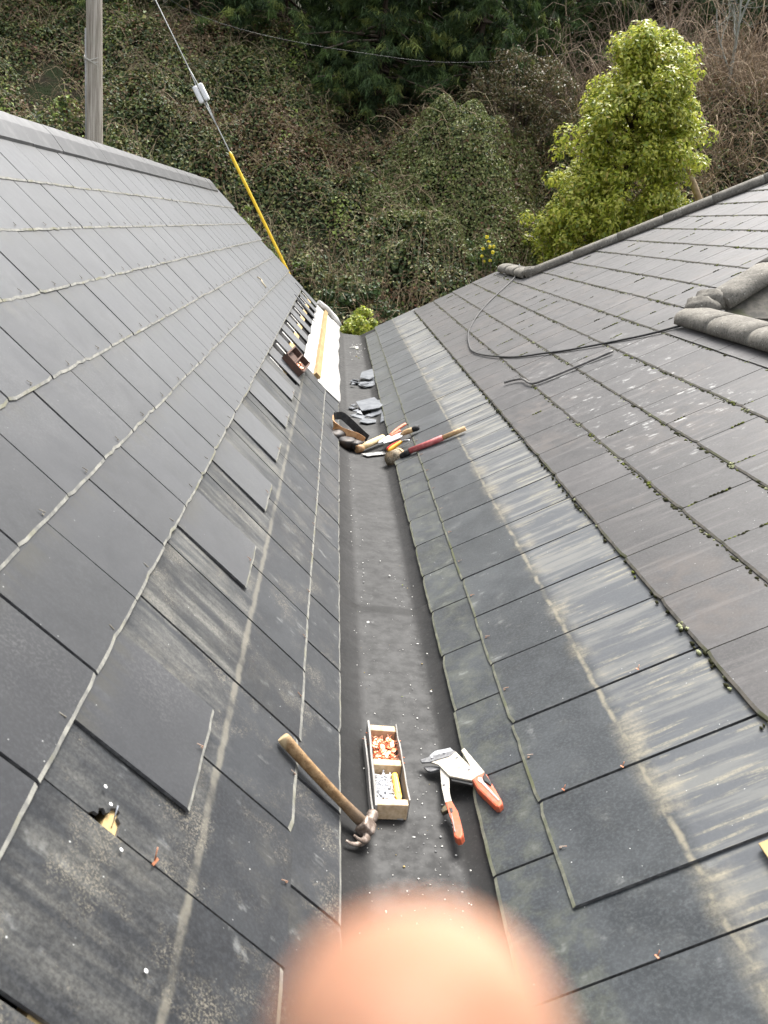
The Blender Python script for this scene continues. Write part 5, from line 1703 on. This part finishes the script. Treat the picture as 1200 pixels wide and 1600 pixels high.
def bare_tree(base, hgt, seed, label, col, spread=.5):
    r = np.random.default_rng(seed)
    root = empty("bare_tree", base, label, "tree")
    bm = bmesh.new()
    def grow(p, d, l, rad, lev):
        pts, rr = [Vector(p)], [rad]
        for i in range(4):
            d = (d + Vector(r.normal(0, .16, 3))).normalized(); pts.append(pts[-1] + d * l / 4); rr.append(rad * (1 - .13 * (i + 1)))
        b_tube(bm, pts, rr, 5 if lev < 2 else 3, False)
        if lev < 4:
            for k in range(3 if lev else 4):
                q = pts[1 + k % 4]
                dd = (d * .7 + Vector(r.normal(0, spread, 3)) + Vector((0, 0, .25))).normalized()
                grow(q, dd, l * r.uniform(.5, .75), rad * .5, lev + 1)
    grow(base, Vector((0, 0, 1)), hgt * .5, .045, 0)
    local(link("trunk", bm_mesh("trunk", bm), root, worn(label[:12].replace(" ", "_"), tuple(c * .75 for c in col), col, 12, .8)), root)


bare_tree((8.0, 19.6, on_bank(8.0, 19.6, -.3)), 3.8, 5, "leafless tree with pale grey branches at the top right of the bank", (.34, .35, .31))
bare_tree((7.0, 20.6, on_bank(7.0, 20.6, -.3)), 3.6, 9, "leafless tree with pinkish brown twigs behind the bright tree", (.30, .23, .18), .6)
st_ = empty("cut_trunk", (6.55, 16.0, 2.3), "bare tan branch leaning out below the right side of the bright tree", "branch")
bm = bmesh.new(); b_tube(bm, [(5.75, 16.0, 3.45), (6.05, 16.0, 3.12), (6.32, 16.0, 2.80), (6.70, 16.0, 2.25), (7.0, 16.0, 1.6)], [.045, .055, .06, .065, .07], 10)
local(link("limb", bm_mesh("limb", bm), st_, worn("tan_bark", (.30, .21, .12), (.42, .32, .20), 12, .8)), st_)

# ================================================================== FINGER OF THE PERSON TAKING THE PICTURE
HAND = [('tip', 0.0080, 0.0349, 1.3106, 0.0064), ('tip2', 0.0090, 0.0329, 1.3030, 0.0100), ('dip', 0.0122, 0.0271, 1.2818, 0.0128), ('pip', 0.0168, 0.0164, 1.2602, 0.0096),
        ('mcp', 0.0209, -0.0125, 1.2324, 0.0125), ('palm', 0.0212, -0.0323, 1.1989, 0.0200), ('wrist', 0.0167, -0.0598, 1.1601, 0.0240), ('fore1', 0.0078, -0.1348, 1.0734, 0.0300),
        ('fore2', -0.0139, -0.2197, 0.9728, 0.0370), ('b_mcp', 0.0416, -0.0154, 1.2357, 0.0120), ('b_pip', 0.0474, 0.0166, 1.2508, 0.0090), ('b_dip', 0.0491, 0.0279, 1.2343, 0.0080),
        ('b_tip', 0.0486, 0.0208, 1.2196, 0.0070), ('c_mcp', 0.0599, -0.0253, 1.2306, 0.0110), ('c_pip', 0.0679, 0.0060, 1.2440, 0.0085), ('c_dip', 0.0696, 0.0172, 1.2275, 0.0078),
        ('c_tip', 0.0669, 0.0097, 1.2138, 0.0068), ('d_mcp', 0.0743, -0.0375, 1.2236, 0.0100), ('d_pip', 0.0843, -0.0114, 1.2348, 0.0078), ('d_dip', 0.0856, -0.0014, 1.2208, 0.0070),
        ('d_tip', 0.0817, -0.0069, 1.2095, 0.0062), ('t_cmc', -0.0012, -0.0305, 1.1852, 0.0140), ('t_mcp', -0.0188, -0.0092, 1.2056, 0.0115), ('t_ip', -0.0242, 0.0102, 1.2238, 0.0095),
        ('t_tip', -0.0218, 0.0222, 1.2412, 0.0078), ('palm2', 0.0508, -0.0383, 1.2021, 0.0180)]
ix = {h[0]: i for i, h in enumerate(HAND)}
ed = [('tip', 'tip2'), ('tip2', 'dip'), ('dip', 'pip'), ('pip', 'mcp'), ('mcp', 'palm'), ('palm', 'wrist'), ('wrist', 'fore1'), ('fore1', 'fore2'), ('palm', 'palm2'),
      ('palm', 'b_mcp'), ('b_mcp', 'b_pip'), ('b_pip', 'b_dip'), ('b_dip', 'b_tip'), ('palm2', 'c_mcp'), ('c_mcp', 'c_pip'), ('c_pip', 'c_dip'), ('c_dip', 'c_tip'),
      ('palm2', 'd_mcp'), ('d_mcp', 'd_pip'), ('d_pip', 'd_dip'), ('d_dip', 'd_tip'), ('palm', 't_cmc'), ('t_cmc', 't_mcp'), ('t_mcp', 't_ip'), ('t_ip', 't_tip')]
me = bpy.data.meshes.new("person")
me.from_pydata([h[1:4] for h in HAND], [(ix[a], ix[b]) for a, b in ed], [])
person = bpy.data.objects.new("person", me); COL.objects.link(person)
tag(person, "out of focus pink fingertip of the photographer reaching up close to the camera", "person")
sk = person.modifiers.new("skin", 'SKIN')
for i, h in enumerate(HAND):
    me.skin_vertices[0].data[i].radius = (h[4], h[4])
    me.skin_vertices[0].data[i].use_root = (h[0] == 'palm')
sk.use_smooth_shade = True
ss = person.modifiers.new("smooth", 'SUBSURF'); ss.levels = 2; ss.render_levels = 2
g = G("skin"); n = g.noise(g.pos(), 300, 3); n2 = g.noise(g.pos(), 140, 4)
g.base(g.mix(g.step(n2, .35, .65), (.27, .138, .088), (.35, .20, .135)), .75, .08)
g.b.inputs["Subsurface Weight"].default_value = .25
g.b.inputs["Subsurface Radius"].default_value = (.006, .002, .001)
g.b.inputs["Subsurface Scale"].default_value = 1.0
g.bump(n, .1, .0003)
me.materials.append(g.m)
